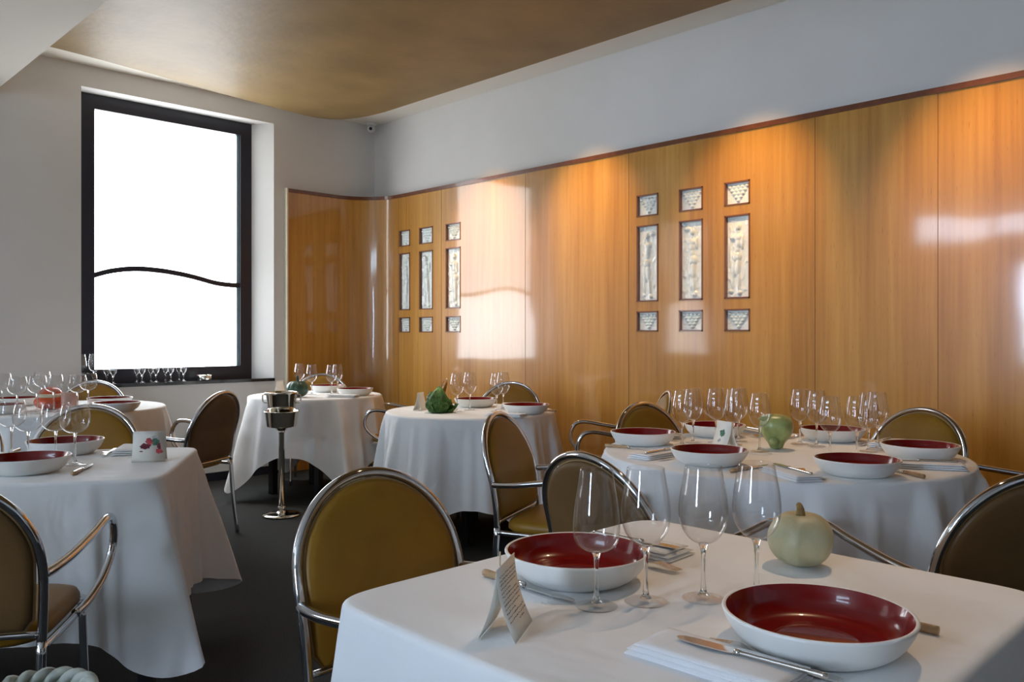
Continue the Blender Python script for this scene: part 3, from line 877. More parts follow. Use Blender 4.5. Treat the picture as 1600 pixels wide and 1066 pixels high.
g = 'four wine glasses on the front table'
glass_px(G_STRAIGHT, 932, 949, 'slim tapering wine glass overlapping the rear red bowl, leftmost of the front table', g)
glass_px(G_TULIP, 1009, 942, 'second wine glass from the left on the front table, on the bowl\'s rim line', g)
glass_px(G_TULIP, 1099, 937, 'third wine glass from the left on the front table', g)
glass_px(G_TULIP, 1182, 928, 'wine glass on the front table standing beside the pale round squash', g)
g = 'wine glasses on the large round table'
for px, py, kind, lab in (
        (1066, 697, G_TULIP, 'leftmost wine glass on the large round table, front of the overlapping pair'),
        (1083, 692, G_TULIP, 'wine glass just behind the leftmost glass of the large round table'),
        (1119, 692, G_TULIP, 'wine glass on the round table rising above the picture card'),
        (1154, 690, G_TULIP, 'far wine glass between the picture card and the green gourd'),
        (1146, 695, G_STRAIGHT, 'narrow wine glass right behind the picture card on the round table'),
        (1187, 706, G_TULIP, 'wine glass touching the nose of the green gourd'),
        (1250, 694, G_TULIP, 'wine glass just right of the green gourd, left of the far bowl'),
        (1276, 698, G_TULIP, 'wine glass in front of the left edge of the far bowl on the round table'),
        (1297, 716, G_TULIP, 'big wine glass behind the middle of the near right bowl on the round table'),
        (1339, 716, G_TULIP, 'big wine glass behind the right part of the near right bowl'),
        (1357, 706, G_STRAIGHT, 'wine glass hidden between its neighbours at the right of the round table'),
        (1371, 703, G_TULIP, 'rightmost wine glass of the large round table, before the chair back')):
    glass_px(kind, px, py, lab, g)
g = 'wine glasses on the cabbage table'
for px, py, lab in ((714, 643, 'wine glass nearest the cabbage'), (734, 641, 'second wine glass from the cabbage'),
                    (776, 643, 'wine glass before the gold chair, left one of the crossing pair'), (786, 640, 'wine glass before the gold chair, right one of the crossing pair')):
    glass_px(G_TULIP, px, py, lab, g)
g = 'wine glasses on the corner table'
for px, py, lab in ((468, 613, 'wine glass rising behind the dark pumpkin'), (487, 617, 'wine glass just right of the dark pumpkin'),
                    (518, 617, 'left one of the paired glasses at the middle of the corner table'), (527, 615, 'right one of the paired glasses at the middle of the corner table')):
    glass_px(G_TULIP, px, py, lab, g)
g = 'balloon glasses on the left table'
for px, py, lab in ((18, 715, 'balloon glass at the picture edge on the left table, its foot showing'), (44, 724, 'balloon glass second from the picture edge on the left table'),
                    (87, 723, 'balloon glass third from the picture edge on the left table'), (117, 727, 'balloon glass standing last in the row, right of the near bowl on the left table')):
    glass_px(G_BALLOON, px, py, lab, g)
g = 'balloon glasses on the window table'
for px, py, lab in ((4, 640, 'balloon glass cut by the picture edge on the window table'), (27, 650, 'balloon glass left of all full ones on the window table'), (58, 647, 'balloon glass left of the orange squash'),
                    (66, 634, 'farther balloon glass behind the orange squash'), (84, 644, 'balloon glass in front of the orange squash'),
                    (121, 645, 'balloon glass in front of the pink candle holder'), (138, 640, 'rightmost balloon glass of the window table, before the chair')):
    glass_px(G_BALLOON, px, py, lab, g, s=1.04)
g = 'glasses on the window sill'
SZ = WZ0 + 0.02
def sill_x(px, y):
    k = (px - 800) / FPX; return (CC * k + SS) * y / (-SS * k + CC)
glass(G_TULIP, sill_x(126, 6.72), 6.72, 'large wine glass at the left end of the window sill, left one', g, SZ)
glass(G_TULIP, sill_x(147, 6.74), 6.74, 'large wine glass at the left end of the window sill, right one', g, SZ)
ordn = ['first', 'second', 'third', 'fourth', 'fifth', 'sixth']
for k, px in enumerate((177, 222, 244, 267, 287)):
    glass(G_SMALL, sill_x(px, 6.665), 6.665, 'small cordial glass in the front row on the sill, %s from the left' % ordn[k], g, SZ)
for k, px in enumerate((167, 214, 236, 259, 280)):
    glass(G_SMALL, sill_x(px, 6.75), 6.75, 'small cordial glass in the back row against the pane, %s from the left' % ordn[k], g, SZ)
ash = empty('ashtray', (sill_x(320, 6.69), 6.69, SZ))
bm = bmesh.new(); lathe(bm, [(0, 0.001), (0.05, 0.001), (0.055, 0.006), (0.055, 0.042), (0.050, 0.045), (0.046, 0.042), (0.046, 0.012), (0, 0.010)], 32)
make_obj('dish', mesh_from(bm), M_SILVER, ash)
bm = bmesh.new()
for k in range(3):
    a = 2 * math.pi * k / 3 + 0.4
    box(bm, (0.036, -0.008, 0.038), (0.060, 0.008, 0.048), Matrix.Rotation(a, 4, 'Z'))
make_obj('rest', mesh_from(bm), M_SILVER, ash, smooth=False)
tag(ash, 'low round silver ashtray on the black window sill', 'ashtray')

# ------------------------------------------------------------------ place settings
def bowl_proto():
    root = empty('soup_bowl'); R0 = 0.137
    outer = smooth_path([(0.088, 0, 0.0), (0.100, 0, 0.004), (0.118, 0, 0.018), (0.130, 0, 0.036), (R0, 0, 0.052)], 5)
    bm = bmesh.new()
    lathe(bm, [(0, 0.001), (0.085, 0.001)] + [(p.x, p.z) for p in outer] + [(R0 - 0.001, 0.0545), (R0 - 0.0035, 0.0550), (R0 - 0.0060, 0.0540)], 72)
    make_obj('outer_shell', mesh_from(bm), M_BOWLOUT, root)
    inner = smooth_path([(R0 - 0.0060, 0, 0.0540), (R0 - 0.0105, 0, 0.044), (0.119, 0, 0.026), (0.104, 0, 0.0135), (0.085, 0, 0.0095), (0.066, 0, 0.0088)], 5)
    bm = bmesh.new()
    lathe(bm, [(p.x, p.z) for p in inner] + [(0.064, 0.0100), (0.061, 0.0105), (0.058, 0.0098), (0.054, 0.0088), (0, 0.0086)], 72)
    me = bpy.data.meshes.new('inner'); bmesh.ops.recalc_face_normals(bm, faces=bm.faces[:])
    for f in bm.faces:
        if f.normal.z < 0: f.normal_flip()
    bm.to_mesh(me); bm.free()
    make_obj('glazed_inside', me, M_BOWLIN, root)['label'] = 'dark red glossy inside of the bowl'
    return root
BOWL = bowl_proto()
def place(proto, x, y, rz, label, cat, group, z=0.7505):
    if proto.name in used: o = dup(proto, (x, y, z), rz)
    else: used.add(proto.name); o = proto; o.location = (x, y, z); o.rotation_euler = (0, 0, rz)
    tag(o, label, cat, group)
    return o

def napkin_proto():
    bm = bmesh.new(); rnd = random.Random(3)
    for k in range(3):
        w, l, th = 0.050 - 0.002 * k, 0.118 - 0.004 * k, 0.0065
        z0 = 0.0005 + k * 0.0068; nx, ny = 8, 16; g2 = {}
        dx, dy = rnd.uniform(-.003, .003), rnd.uniform(-.005, .005)
        for top in (0, 1):
            for i in range(nx + 1):
                for j in range(ny + 1):
                    u_, v_ = -1 + 2 * i / nx, -1 + 2 * j / ny
                    edge = max(abs(u_) ** 8, abs(v_) ** 12)
                    zz = z0 + (th * (1 - 0.45 * edge) if top else th * 0.35 * edge)
                    zz += 0.0018 * noise.noise(Vector((u_ * 2, v_ * 3, k * 3))) * top
                    zz = max(zz, 0.0002)
                    g2[top, i, j] = bm.verts.new((dx + u_ * w, dy + v_ * l, zz))
        for top in (0, 1):
            for i in range(nx):
                for j in range(ny):
                    bm.faces.new([g2[top, a, b2] for a, b2 in ((i, j), (i + 1, j), (i + 1, j + 1), (i, j + 1))])
        rim = [(i, 0) for i in range(nx)] + [(nx, j) for j in range(ny)] + [(i, ny) for i in range(nx, 0, -1)] + [(0, j) for j in range(ny, 0, -1)]
        for q in range(len(rim)):
            a, b2 = rim[q], rim[(q + 1) % len(rim)]
            bm.faces.new((g2[0, a[0], a[1]], g2[0, b2[0], b2[1]], g2[1, b2[0], b2[1]], g2[1, a[0], a[1]]))
    return make_obj('napkin', mesh_from(bm), M_NAPKIN)
NAPKIN = napkin_proto()

def flat_profile(bm, pts, th, z0=0.0, zf=None):
    """thin plate from an outline of (y, halfwidth) pairs along +Y"""
    rows = []
    for (yv, hw) in pts:
        zc = z0 + (zf(yv) if zf else 0)
        rows.append([bm.verts.new((s * hw, yv, zc + dz)) for s, dz in ((-1, 0), (1, 0), (1, th), (-1, th))])
    for a, b2 in zip(rows[:-1], rows[1:]):
        for k in range(4): bm.faces.new((a[k], a[(k + 1) % 4], b2[(k + 1) % 4], b2[k]))
    bm.faces.new(rows[0][::-1]); bm.faces.new(rows[-1])

def table_knife_proto():
    root = empty('table_knife')
    bm = bmesh.new(); P = smooth_path([(0, -0.110, 0.0075), (0, -0.06, 0.0072), (0, -0.012, 0.0062)], 6)
    tube(bm, P, [0.0068, 0.0072, 0.0072, 0.0070, 0.0069, 0.0068, 0.0066, 0.0064, 0.0062, 0.0060, 0.0058, 0.0056, 0.0054], 12)
    make_obj('handle', mesh_from(bm), M_WOODLIGHT, root)
    bm = bmesh.new(); tube(bm, [Vector((0, -0.013, 0.0062)), Vector((0, -0.004, 0.006))], 0.0062, 12); make_obj('collar', mesh_from(bm), M_STEEL, root)
    bm = bmesh.new(); flat_profile(bm, [(-0.006, 0.0035), (0.01, 0.008), (0.06, 0.0088), (0.095, 0.0075), (0.112, 0.003), (0.116, 0.0008)], 0.0016, 0.0045)
    make_obj('blade', mesh_from(bm), M_STEEL, root, smooth=False)
    return root
def butter_knife_proto():
    root = empty('butter_knife')
    bm = bmesh.new(); flat_profile(bm, [(0.020, 0.004), (0.026, 0.0085), (0.05, 0.0100), (0.085, 0.0098), (0.103, 0.0075), (0.110, 0.0025)], 0.0018, 0.0035)
    make_obj('blade', mesh_from(bm), M_STEEL, root, smooth=False)
    bm = bmesh.new(); P = smooth_path([(0, -0.105, 0.004), (0, -0.05, 0.0042), (0, 0.012, 0.0042), (0, 0.022, 0.0044)], 5)
    tube(bm, P, [0.0042 - 0.0012 * i / 15 for i in range(16)], 10); make_obj('handle', mesh_from(bm), M_STEEL, root)
    bm = bmesh.new(); tube(bm, [Vector((0, 0.014, 0.0044)), Vector((0, 0.022, 0.0044))], 0.0046, 10); make_obj('collar', mesh_from(bm), M_STEEL, root)
    return root
def fork_proto():
    root = empty('fork')
    zf = lambda yv: 0.004 + 0.009 * math.exp(-((yv - 0.055) / 0.028) ** 2) * 0.7
    bm = bmesh.new(); flat_profile(bm, [(-0.10, 0.0075), (-0.09, 0.0085), (-0.05, 0.0058), (0.01, 0.0032), (0.03, 0.0034)], 0.0022, 0.0004, zf)
    make_obj('handle', mesh_from(bm), M_STEEL, root, smooth=False)
    bm = bmesh.new(); flat_profile(bm, [(0.028, 0.0034), (0.040, 0.0085), (0.052, 0.0112), (0.060, 0.0112)], 0.002, 0.0004, zf)
    for k in range(4):
        cx = -0.0094 + k * 0.0063; rows = []
        for yv in (0.059, 0.075, 0.090, 0.102):
            hw = 0.0017 if yv < 0.1 else 0.0009
            rows.append([bm.verts.new((cx + s * hw, yv, 0.0004 + zf(yv) + dz)) for s, dz in ((-1, 0), (1, 0), (1, 0.002), (-1, 0.002))])
        for a, b2 in zip(rows[:-1], rows[1:]):
            for q in range(4): bm.faces.new((a[q], a[(q + 1) % 4], b2[(q + 1) % 4], b2[q]))
        bm.faces.new(rows[0][::-1]); bm.faces.new(rows[-1])
    make_obj('tines', mesh_from(bm), M_STEEL, root, smooth=False)
    return root
KNIFE, BUTTER, FORK = table_knife_proto(), butter_knife_proto(), fork_proto()

def setting(x, y, hd, where, which, nap=-0.20, knife=0.165, fork=-0.115, tags=('n', 'b', 'f', 'k'), napdy=0.0, kdy=0.0, bdy=0.01):
    """hd: heading the guest looks at (room radians of +Y)"""
    def loc(lx, ly): dx, dy = rot2(lx, ly, hd); return x + dx, y + dy
    place(BOWL, x, y, hd, 'white red-glazed bowl ' + where, 'bowl', 'white bowls with dark red insides')
    if 'n' in tags:
        nx, ny = loc(nap, napdy)
        place(NAPKIN, nx, ny, hd + 0.04, 'folded white napkin ' + which, 'napkin', 'folded white napkins')
        if 'b' in tags:
            nx, ny = loc(nap + 0.012, napdy + bdy)
            place(BUTTER, nx, ny, hd + 0.08, 'butter knife on the napkin ' + which, 'knife', 'butter knives on napkins', z=0.7505 + 0.0205)
    if 'f' in tags:
        nx, ny = loc(fork, 0.02); place(FORK, nx, ny, hd, 'steel fork by the napkin ' + which, 'fork', 'dinner forks')
    if 'k' in tags:
        nx, ny = loc(knife, kdy); place(KNIFE, nx, ny, hd, 'tan-handled knife by the bowl ' + where, 'knife', 'table knives with tan handles')

setting(1.180, 0.552, 0.0, 'nearest to the camera on the front table', 'beside the nearest bowl', nap=-0.172, fork=-0.106, knife=0.175, napdy=0.065, bdy=-0.045)
setting(1.192, 1.030, math.pi, 'behind the four glasses on the front table', 'at the far side of the front table', nap=-0.245, fork=-0.16, knife=0.118, napdy=-0.05, kdy=-0.02)
def outward(X, Y, cX, cY):
    x0, y0 = W(X, Y); x1, y1 = W(cX, cY); return math.atan2(y1 - y0, x1 - x0) - math.pi / 2
Gs = ((0.553, 3.50, 'at the left end of the large round table', 'by the left end bowl of the round table'),
      (0.705, 2.96, 'before the card on the large round table', 'between the two left bowls of the large round table'),
      (0.925, 3.78, 'behind the picture card on the large round table', 'at the back of the large round table'),
      (1.40, 3.62, 'right of the gourd on the large round table', 'before the chair against the wood wall'),
      (1.138, 2.735, 'in the near middle of the large table', 'in front of the green gourd'),
      (1.520, 3.09, 'at the right end of the large round table', 'hanging over the right rim of the large round table'))
for X, Y, wh, wc in Gs:
    x, y = W(X, Y)
    setting(x, y, outward(X, Y, GX_, GY_), wh, wc, nap=-0.235, fork=-0.158, tags=('n', 'b', 'f') if Y > 3.7 else ('n', 'b', 'f', 'k'))
# cabbage table
for px, py, wh, wc, tg in ((743, 623.6, 'behind the glasses on the cabbage table', 'at the back of the cabbage table', ('n',)), (822, 633, 'at the right side of the cabbage table', 'before the right bowl of the cabbage table', ('n', 'k'))):
    X, Y = cxy(px, py, 0.80)
    X, Y = (X, min(Y, 5.35))
    x, y = W(X, Y); setting(x, y, outward(X, Y, FX_, FY_), wh, wc, nap=-0.215, tags=tg)
# corner table
for X, Y, wh, wc, tg in ((-1.20, 6.34, 'at the right side of the corner table', 'before the bowl of the corner table', ('n',)),
                         (-1.50, 6.74, 'at the back of the corner table behind the glasses', 'at the back of the corner table', ())):
    x, y = W(X, Y); setting(x, y, outward(X, Y, DX_, DY_), wh, wc, nap=-0.21, tags=tg)
# left table
hdB = BRZ
x, y = W(-1.63, 2.78); setting(x, y, hdB, 'at the near edge of the left table', 'x', tags=('k',), knife=0.175)
x, y = W(-1.735, 3.22); setting(x, y, hdB + math.pi, 'at the far edge of the left table', 'beside the picture card on the left table', nap=-0.235, tags=('n', 'f', 'k'), fork=-0.165, knife=0.2)
# window table
for X, Y, wh in ((-2.40, 5.03, 'at the right rim of the window table'), (-2.62, 5.40, 'on the window table behind the pink candle holder'), (-3.22, 5.40, 'at the left of the window table, under the glasses'), (-3.00, 4.86, 'at the near rim of the window table, under the glasses')):
    x, y = W(X, Y); setting(x, y, outward(X, Y, CX_, CY_), wh, 'x', tags=())

# ------------------------------------------------------------------ tent cards
def tent_card(X, Y, deg, label, art, L=0.10, H=0.108, half=0.030, pick=False):
    x, y = W(X, Y); root = empty('tent_card', (x, y, 0.7505), math.radians(deg) - YAW)
    # ridge along local X; two gently bowed leaves
    def leaf(s):
        bm = bmesh.new(); n = 8; g2 = []
        for k in range(n + 1):
            v = k / n
            yy = s * half * (v + 0.22 * math.sin(v * math.pi) * -1); zz = H * (1 - v) + 0.0006
            g2.append([bm.verts.new((xx, yy + off * s, zz)) for xx in (-L / 2, L / 2) for off in (0.0, -0.0006)])
        for a, b2 in zip(g2[:-1], g2[1:]):
            for q0, q1 in ((0, 2), (3, 1), (1, 0), (2, 3)):
                bm.faces.new((a[q0], a[q1], b2[q1], b2[q0]))
        bm.faces.new((g2[0][0], g2[0][1], g2[0][3], g2[0][2])); bm.faces.new((g2[-1][0], g2[-1][2], g2[-1][3], g2[-1][1]))
        return mesh_from(bm)
    make_obj('leaf', leaf(1), M_PAPER, root); make_obj('leaf', leaf(-1), M_PAPER, root)
    def on(xx, v, s, lift=0.0007):
        return Vector((xx, s * (half * (v - 0.22 * math.sin(v * math.pi)) + lift), H * (1 - v) + 0.0006))
    s = art[1]
    if art[0] == 'text':
        rnd = random.Random(4); bm = bmesh.new()
        for r in range(13):
            v = 0.14 + r * 0.056; xx = -L * 0.40; end = L * (0.40 if r % 5 != 4 else 0.05)
            if r == 12: xx, end = L * 0.05, L * 0.3
            while xx < end:
                wl = rnd.uniform(0.004, 0.010); pts = []
                for q in range(7):
                    pts.append(on(xx + wl * q / 6, v + rnd.uniform(-0.010, 0.010), s, 0.0009))
                tube(bm, pts, 0.00033, 4); xx += wl + 0.0025
        make_obj('handwriting', mesh_from(bm), M_INK, root)
    if art[0] == 'drawing':
        rnd = random.Random(7)
        def patch(name, cx, cv, rx, rv, m, wob=0.25, k=18):
            bm = bmesh.new(); vs = []
            for q in range(k):
                a = 2 * math.pi * q / k; rr = 1 + rnd.uniform(-wob, wob)
                vs.append(bm.verts.new(on(cx + rx * rr * math.cos(a), cv + rv * rr * math.sin(a), s, 0.0010)))
            c = bm.verts.new(on(cx, cv, s, 0.0014))
            for q in range(k): bm.faces.new((c, vs[q], vs[(q + 1) % k]))
            make_obj(name, mesh_from(bm), m, root, smooth=False)
        sg = art[2]
        for pa in art[3]: patch(*pa)
    if pick:
        bm = bmesh.new(); tube(bm, [Vector((-0.02, 0.004, H - 0.018)), Vector((-0.028, 0.001, H + 0.022))], [0.0012, 0.0014], 6)
        make_obj('toothpick', mesh_from(bm), M_TOOTHPICK, root)
    tag(root, label, 'table card', 'folded paper cards on the tables')
    return root
tent_card(-0.010, 1.288, 75, 'folded card with lines of handwriting on the front table', ('text', -1), L=0.105, pick=True)
veg = [('painted_beet', -0.014, 0.50, 0.020, 0.10, M_PAINT_DARK), ('painted_radish', 0.0, 0.34, 0.013, 0.12, M_PAINT_RED), ('painted_leaf', 0.022, 0.36, 0.012, 0.12, M_PAINT_GREEN),
       ('painted_leaf', 0.020, 0.20, 0.012, 0.05, M_PAINT_GREY), ('painted_radish', 0.034, 0.66, 0.012, 0.09, M_PAINT_RED), ('painted_leaf', -0.026, 0.66, 0.006, 0.02, M_PAINT_DARK), ('painted_stalk', 0.034, 0.50, 0.006, 0.12, M_PAINT_DARK)]
tent_card(-1.325, 3.03, 14, 'folded card with a painted beet and radishes on the left table', ('drawing', -1, 1, veg), L=0.112, half=0.032)
veg2 = [('painted_leaf', 0.0, 0.45, 0.018, 0.14, M_PAINT_GREEN), ('painted_stalk', 0.008, 0.72, 0.010, 0.07, M_PAINT_GREY)]
tent_card(*cxy(1132, 700), 112, 'folded card with a green sketch among the glasses of the large round table', ('drawing', 1, 1, veg2), L=0.10, half=0.036)
tent_card(*cxy(657, 641), 70, 'blank-looking folded card beside the cabbage', ('none', 1), L=0.09)
tent_card(*cxy(437, 617), 70, 'folded white card left of the dark pumpkin on the corner table', ('none', 1), L=0.09)

# ------------------------------------------------------------------ squashes, gourd, cabbage
def blob_mesh(prof, seg, fn):
    bm = bmesh.new(); lathe(bm, prof, seg, fn=fn); return mesh_from(bm)
def sphere_prof(rx, h, n=18, p=1.0):
    return [(rx * max(0.0, math.sin(math.pi * k / n)) ** p if 0 < k < n else 0.0, h * (0.5 - 0.5 * math.cos(math.pi * k / n))) for k in range(n + 1)]
# pale squash on the front table
x, y = at(1251, 884)
root = empty('squash', (x, y, 0.7505), 0.4)
def f1(co):
    a = math.atan2(co.y, co.x); r = 1 + 0.018 * math.cos(6 * a + 0.4) + 0.03 * noise.noise(co * 14)
    return Vector((co.x * r * 1.03, co.y * r, co.z - 0.010 * math.exp(-(co.xy.length / 0.018) ** 2) * (co.z / 0.1)))
make_obj('rind', blob_mesh(sphere_prof(0.064, 0.108, 22, 0.86), 48, f1), M_PUMPKIN_GREY, root)
bm = bmesh.new(); tube(bm, smooth_path([(0, 0, 0.095), (-0.008, 0, 0.112), (-0.016, 0.003, 0.126)], 4), [0.012, 0.010, 0.009, 0.0085, 0.008, 0.007, 0.0065, 0.006, 0.004], 9)
make_obj('stalk', mesh_from(bm), M_STALK, root)
tag(root, 'round pale grey-green squash with a brown stalk on the front table', 'squash')
# knobbly gourd on the round table
x, y = at(1213, 702)
root = empty('gourd', (x, y, 0.7505), -YAW)
prof = smooth_path([(0.0, 0, 0), (0.022, 0, 0.004), (0.034, 0, 0.025), (0.056, 0, 0.055), (0.066, 0, 0.085), (0.060, 0, 0.115), (0.040, 0, 0.135), (0.0, 0, 0.143)], 4)
def f2(co):
    r = 1 + 0.05 * noise.noise(co * 22) + 0.03 * math.cos(5 * math.atan2(co.y, co.x))
    return Vector((co.x * r, co.y * r, co.z))
make_obj('rind', blob_mesh([(max(0, p.x), p.z) for p in prof], 40, f2), M_GOURD, root)
bm = bmesh.new(); tube(bm, smooth_path([(-0.020, -0.01, 0.118), (-0.050, -0.018, 0.126), (-0.078, -0.024, 0.124)], 5), [0.026, 0.025, 0.024, 0.022, 0.019, 0.016, 0.013, 0.010, 0.008, 0.006, 0.004], 12)
make_obj('nose', mesh_from(bm), M_GOURD, root)
bm = bmesh.new(); bmesh.ops.create_icosphere(bm, subdivisions=3, radius=0.018)
for v in bm.verts: v.co = v.co * (1 + 0.1 * noise.noise(v.co * 90)) + Vector((-0.022, -0.040, 0.036))
make_obj('knob_growth', mesh_from(bm), M_GOURD, root)
tag(root, 'green knobbly gourd with a pointed nose on the large round table', 'gourd')
# dark ribbed pumpkin on the corner table
x, y = at(465, 621)
root = empty('pumpkin', (x, y, 0.7505))
def f3(co):
    a = math.atan2(co.y, co.x); r = 1 - 0.10 * abs(math.sin(5 * a)) ** 0.5 * 0 + 0.06 * abs(math.cos(6 * a))
    return Vector((co.x * r, co.y * r, co.z - 0.02 * math.exp(-(co.xy.length / 0.025) ** 2) * (co.z / 0.13)))
make_obj('rind', blob_mesh(sphere_prof(0.078, 0.128, 20, 0.85), 72, f3), M_DARKPUMP, root)
bm = bmesh.new(); tube(bm, smooth_path([(0, 0, 0.105), (0.0, 0, 0.135), (-0.004, 0, 0.160)], 4), [0.014, 0.011, 0.009, 0.008, 0.008, 0.008, 0.008, 0.008, 0.007], 8)
make_obj('stalk', mesh_from(bm), M_DARKPUMP, root)
tag(root, 'small dark green ribbed pumpkin on the corner table', 'pumpkin')
# savoy cabbage
x, y = at(686, 645)
root = empty('savoy_cabbage', (x, y, 0.7505), -YAW)
def f4(co):
    return co * (1 + 0.10 * noise.noise(co * 30) + 0.05 * noise.noise(co * 80))
make_obj('heart', blob_mesh([(0, 0.0), (0.05, 0.002), (0.066, 0.03), (0.060, 0.07), (0.040, 0.115), (0.018, 0.145), (0, 0.152)], 40, f4), M_CABBAGE, root)
rnd = random.Random(12)
def leaf_mesh(wd, ht, curl):
    bm = bmesh.new(); nu, nv = 14, 16; g2 = []
    for j in range(nv + 1):
        v = j / nv; row = []
        for i in range(nu + 1):
            u_ = -1 + 2 * i / nu
            wid = wd * math.sin(math.pi * min(1, 0.18 + 0.78 * v)) ** 0.6
            out_ = 0.056 + 0.022 * math.sin(v * 2.2) + curl * v ** 3 - 0.020 * (u_ ** 2)
            ruf = 0.007 * noise.noise(Vector((u_ * 5, v * 6, wd * 90))) + 0.006 * math.sin(u_ * 9 + v * 8) * abs(u_) ** 2
            row.append(bm.verts.new((u_ * wid, out_ + ruf - 0.0 , 0.001 + ht * v * (1 - 0.10 * u_ * u_) + abs(ruf))))
        g2.append(row)
    fs = []
    for j in range(nv):
        for i in range(nu): fs.append(bm.faces.new((g2[j][i], g2[j][i + 1], g2[j + 1][i + 1], g2[j + 1][i])))
    bmesh.ops.solidify(bm, geom=fs, thickness=0.002)
    return mesh_from(bm)
for k, (a, wd, ht, curl) in enumerate(((200, 0.062, 0.085, 0.0), (262, 0.070, 0.095, -0.030), (150, 0.06, 0.10, -0.01), (85, 0.06, 0.09, -0.02), (20, 0.06, 0.075, 0.0), (-35, 0.066, 0.070, 0.0), (235, 0.055, 0.13, -0.045), (300, 0.055, 0.125, -0.045), (170, 0.045, 0.125, -0.02))):
    o = make_obj('leaf', leaf_mesh(wd, ht, curl), M_CABBAGE, root); o.rotation_euler = (0, 0, math.radians(a) - math.pi / 2)
o = make_obj('leaf', leaf_mesh(0.040, 0.052, 0.02), M_CABBAGE, root); o.rotation_euler = (0, 0, math.radians(-8) - math.pi / 2); o.location = (0.024, 0, 0)
tag(root, 'dark green savoy cabbage on the far round table', 'cabbage')
# turban squash and pink holder on the window table
x, y = at(79, 640)
root = empty('turban_squash', (x, y, 0.7505))
def f5(co):
    a = math.atan2(co.y, co.x); return Vector((co.x * (1 + 0.07 * abs(math.cos(4 * a))), co.y * (1 + 0.07 * abs(math.cos(4 * a))), co.z))
make_obj('lower_rind', blob_mesh(sphere_prof(0.088, 0.095, 16, 0.8), 48, f5), M_ORANGE, root)
make_obj('pale_band', blob_mesh([(0.070, 0.074), (0.079, 0.083), (0.070, 0.096), (0.055, 0.100)], 40, f5), M_CREAMSQ, root)
make_obj('crown_lobe', blob_mesh([(0.0, 0.085), (0.056, 0.092), (0.060, 0.108), (0.045, 0.128), (0.020, 0.138), (0, 0.136)], 40, f5), M_ORANGE, root)
tag(root, 'orange turban squash with a pale band on the window table', 'squash')
x, y = at(109, 641)
root = empty('candle_holder', (x, y, 0.7505))
bm = bmesh.new(); lathe(bm, [(0, 0), (0.044, 0), (0.046, 0.004), (0.048, 0.105), (0.045, 0.107), (0.042, 0.10), (0.041, 0.08), (0, 0.078)], 32)
make_obj('cup', mesh_from(bm), M_PINK, root)
bm = bmesh.new(); lathe(bm, [(0, 0.079), (0.034, 0.079), (0.034, 0.098), (0.0, 0.100)], 24); make_obj('candle', mesh_from(bm), M_CREAMSQ, root)
tag(root, 'pale pink cylindrical candle holder right of the orange squash', 'candle holder')

# ------------------------------------------------------------------ wine bucket on its stand
bx, by = W(*cxy(440, 806, 0.0))
st = empty('bucket_stand', (bx, by, 0))
bm = bmesh.new(); lathe(bm, [(0, 0.001), (0.118, 0.001), (0.125, 0.006), (0.122, 0.013), (0.09, 0.018), (0.05, 0.022), (0.03, 0.028), (0.018, 0.04), (0.026, 0.052), (0.026, 0.060), (0.014, 0.070), (0.0, 0.070)], 48)
make_obj('base', mesh_from(bm), M_SILVER, st)
bm = bmesh.new(); lathe(bm, [(0, 0.066), (0.020, 0.066), (0.0195, 0.555), (0.024, 0.56), (0.024, 0.57), (0.0, 0.57)], 24)
make_obj('pole', mesh_from(bm), M_SILVER, st)
bm = bmesh.new(); lathe(bm, [(0.0, 0.57), (0.03, 0.572), (0.045, 0.590), (0.092, 0.597), (0.098, 0.602), (0.110, 0.694), (0.116, 0.698), (0.116, 0.704), (0.108, 0.702), (0.094, 0.606), (0.0, 0.600)], 48)
make_obj('holder_ring', mesh_from(bm), M_SILVER, st)
tag(st, 'tall silver pedestal stand on a round foot, carrying the wine bucket', 'stand')
bk = empty('wine_bucket', (bx, by, 0.6072))
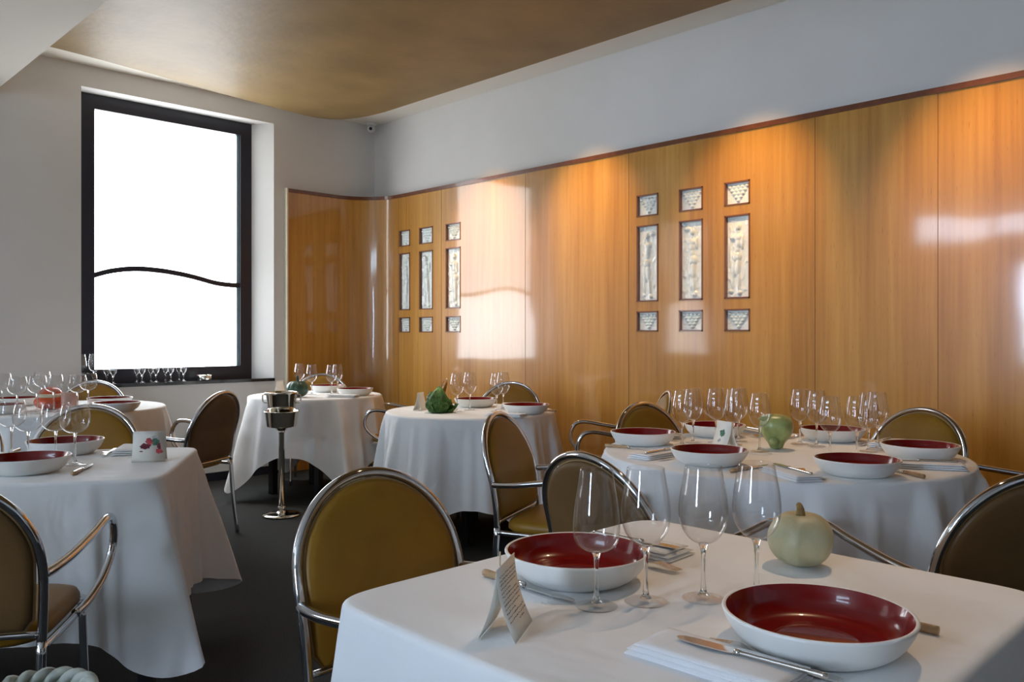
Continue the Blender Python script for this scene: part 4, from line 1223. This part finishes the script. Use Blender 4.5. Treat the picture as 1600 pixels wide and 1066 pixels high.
bm = bmesh.new(); lathe(bm, [(0, 0.0), (0.074, 0.0), (0.078, 0.004), (0.101, 0.206), (0.108, 0.214), (0.108, 0.222), (0.102, 0.224), (0.098, 0.218), (0.074, 0.010), (0, 0.008)], 48)
make_obj('bucket_body', mesh_from(bm), M_SILVER, bk)
for s in (1, -1):
    bm = bmesh.new(); tube(bm, smooth_path([(s * 0.100, 0, 0.205), (s * 0.124, 0, 0.204), (s * 0.128, 0, 0.18), (s * 0.122, 0, 0.155), (s * 0.096, 0, 0.150)], 5), 0.0045, 8)
    o = make_obj('handle', mesh_from(bm), M_SILVER, bk); o.rotation_euler = (0, 0, -YAW)
tag(bk, 'polished silver wine bucket seated in the pedestal stand', 'bucket')

# ------------------------------------------------------------------ basket at the very bottom left
bxx, byy = W(-0.655, 1.14)
sd = empty('side_table', (bxx, byy, 0), -YAW)
box_obj('tabletop', (-0.25, -0.16, 0.62), (0.25, 0.16, 0.64), M_BLACKWOOD, sd, 0.004)
for sx in (1, -1):
    for sy in (1, -1): box_obj('leg', (sx * 0.22 - 0.015, sy * 0.13 - 0.015, 0), (sx * 0.22 + 0.015, sy * 0.13 + 0.015, 0.62), M_BLACKWOOD, sd)
tag(sd, 'low black side table below the picture edge under the bread basket', 'side table')
bs = empty('bread_basket', (bxx, byy, 0.641), -YAW)
bm = bmesh.new()
for r in range(5):
    z = 0.008 + r * 0.013; rad = 0.048 + r * 0.004
    tube(bm, [Vector((rad * math.cos(a), rad * math.sin(a), z)) for a in [2 * math.pi * q / 40 for q in range(40)]], 0.0075, 8, closed=True)
lathe(bm, [(0, 0.001), (0.045, 0.001), (0.045, 0.006), (0, 0.006)], 24)
make_obj('basket_wall', mesh_from(bm), M_WICKER, bs)
bm = bmesh.new()
for ph in (0, math.pi):
    tube(bm, [Vector(((0.066 + 0.006 * math.cos(9 * a + ph)) * math.cos(a), (0.066 + 0.006 * math.cos(9 * a + ph)) * math.sin(a), 0.073 + 0.006 * math.sin(9 * a + ph))) for a in [2 * math.pi * q / 120 for q in range(120)]], 0.0075, 8, closed=True)
make_obj('braided_rim', mesh_from(bm), M_WICKER, bs)
tag(bs, 'pale woven basket with a braided rim, cut by the bottom left corner', 'basket')
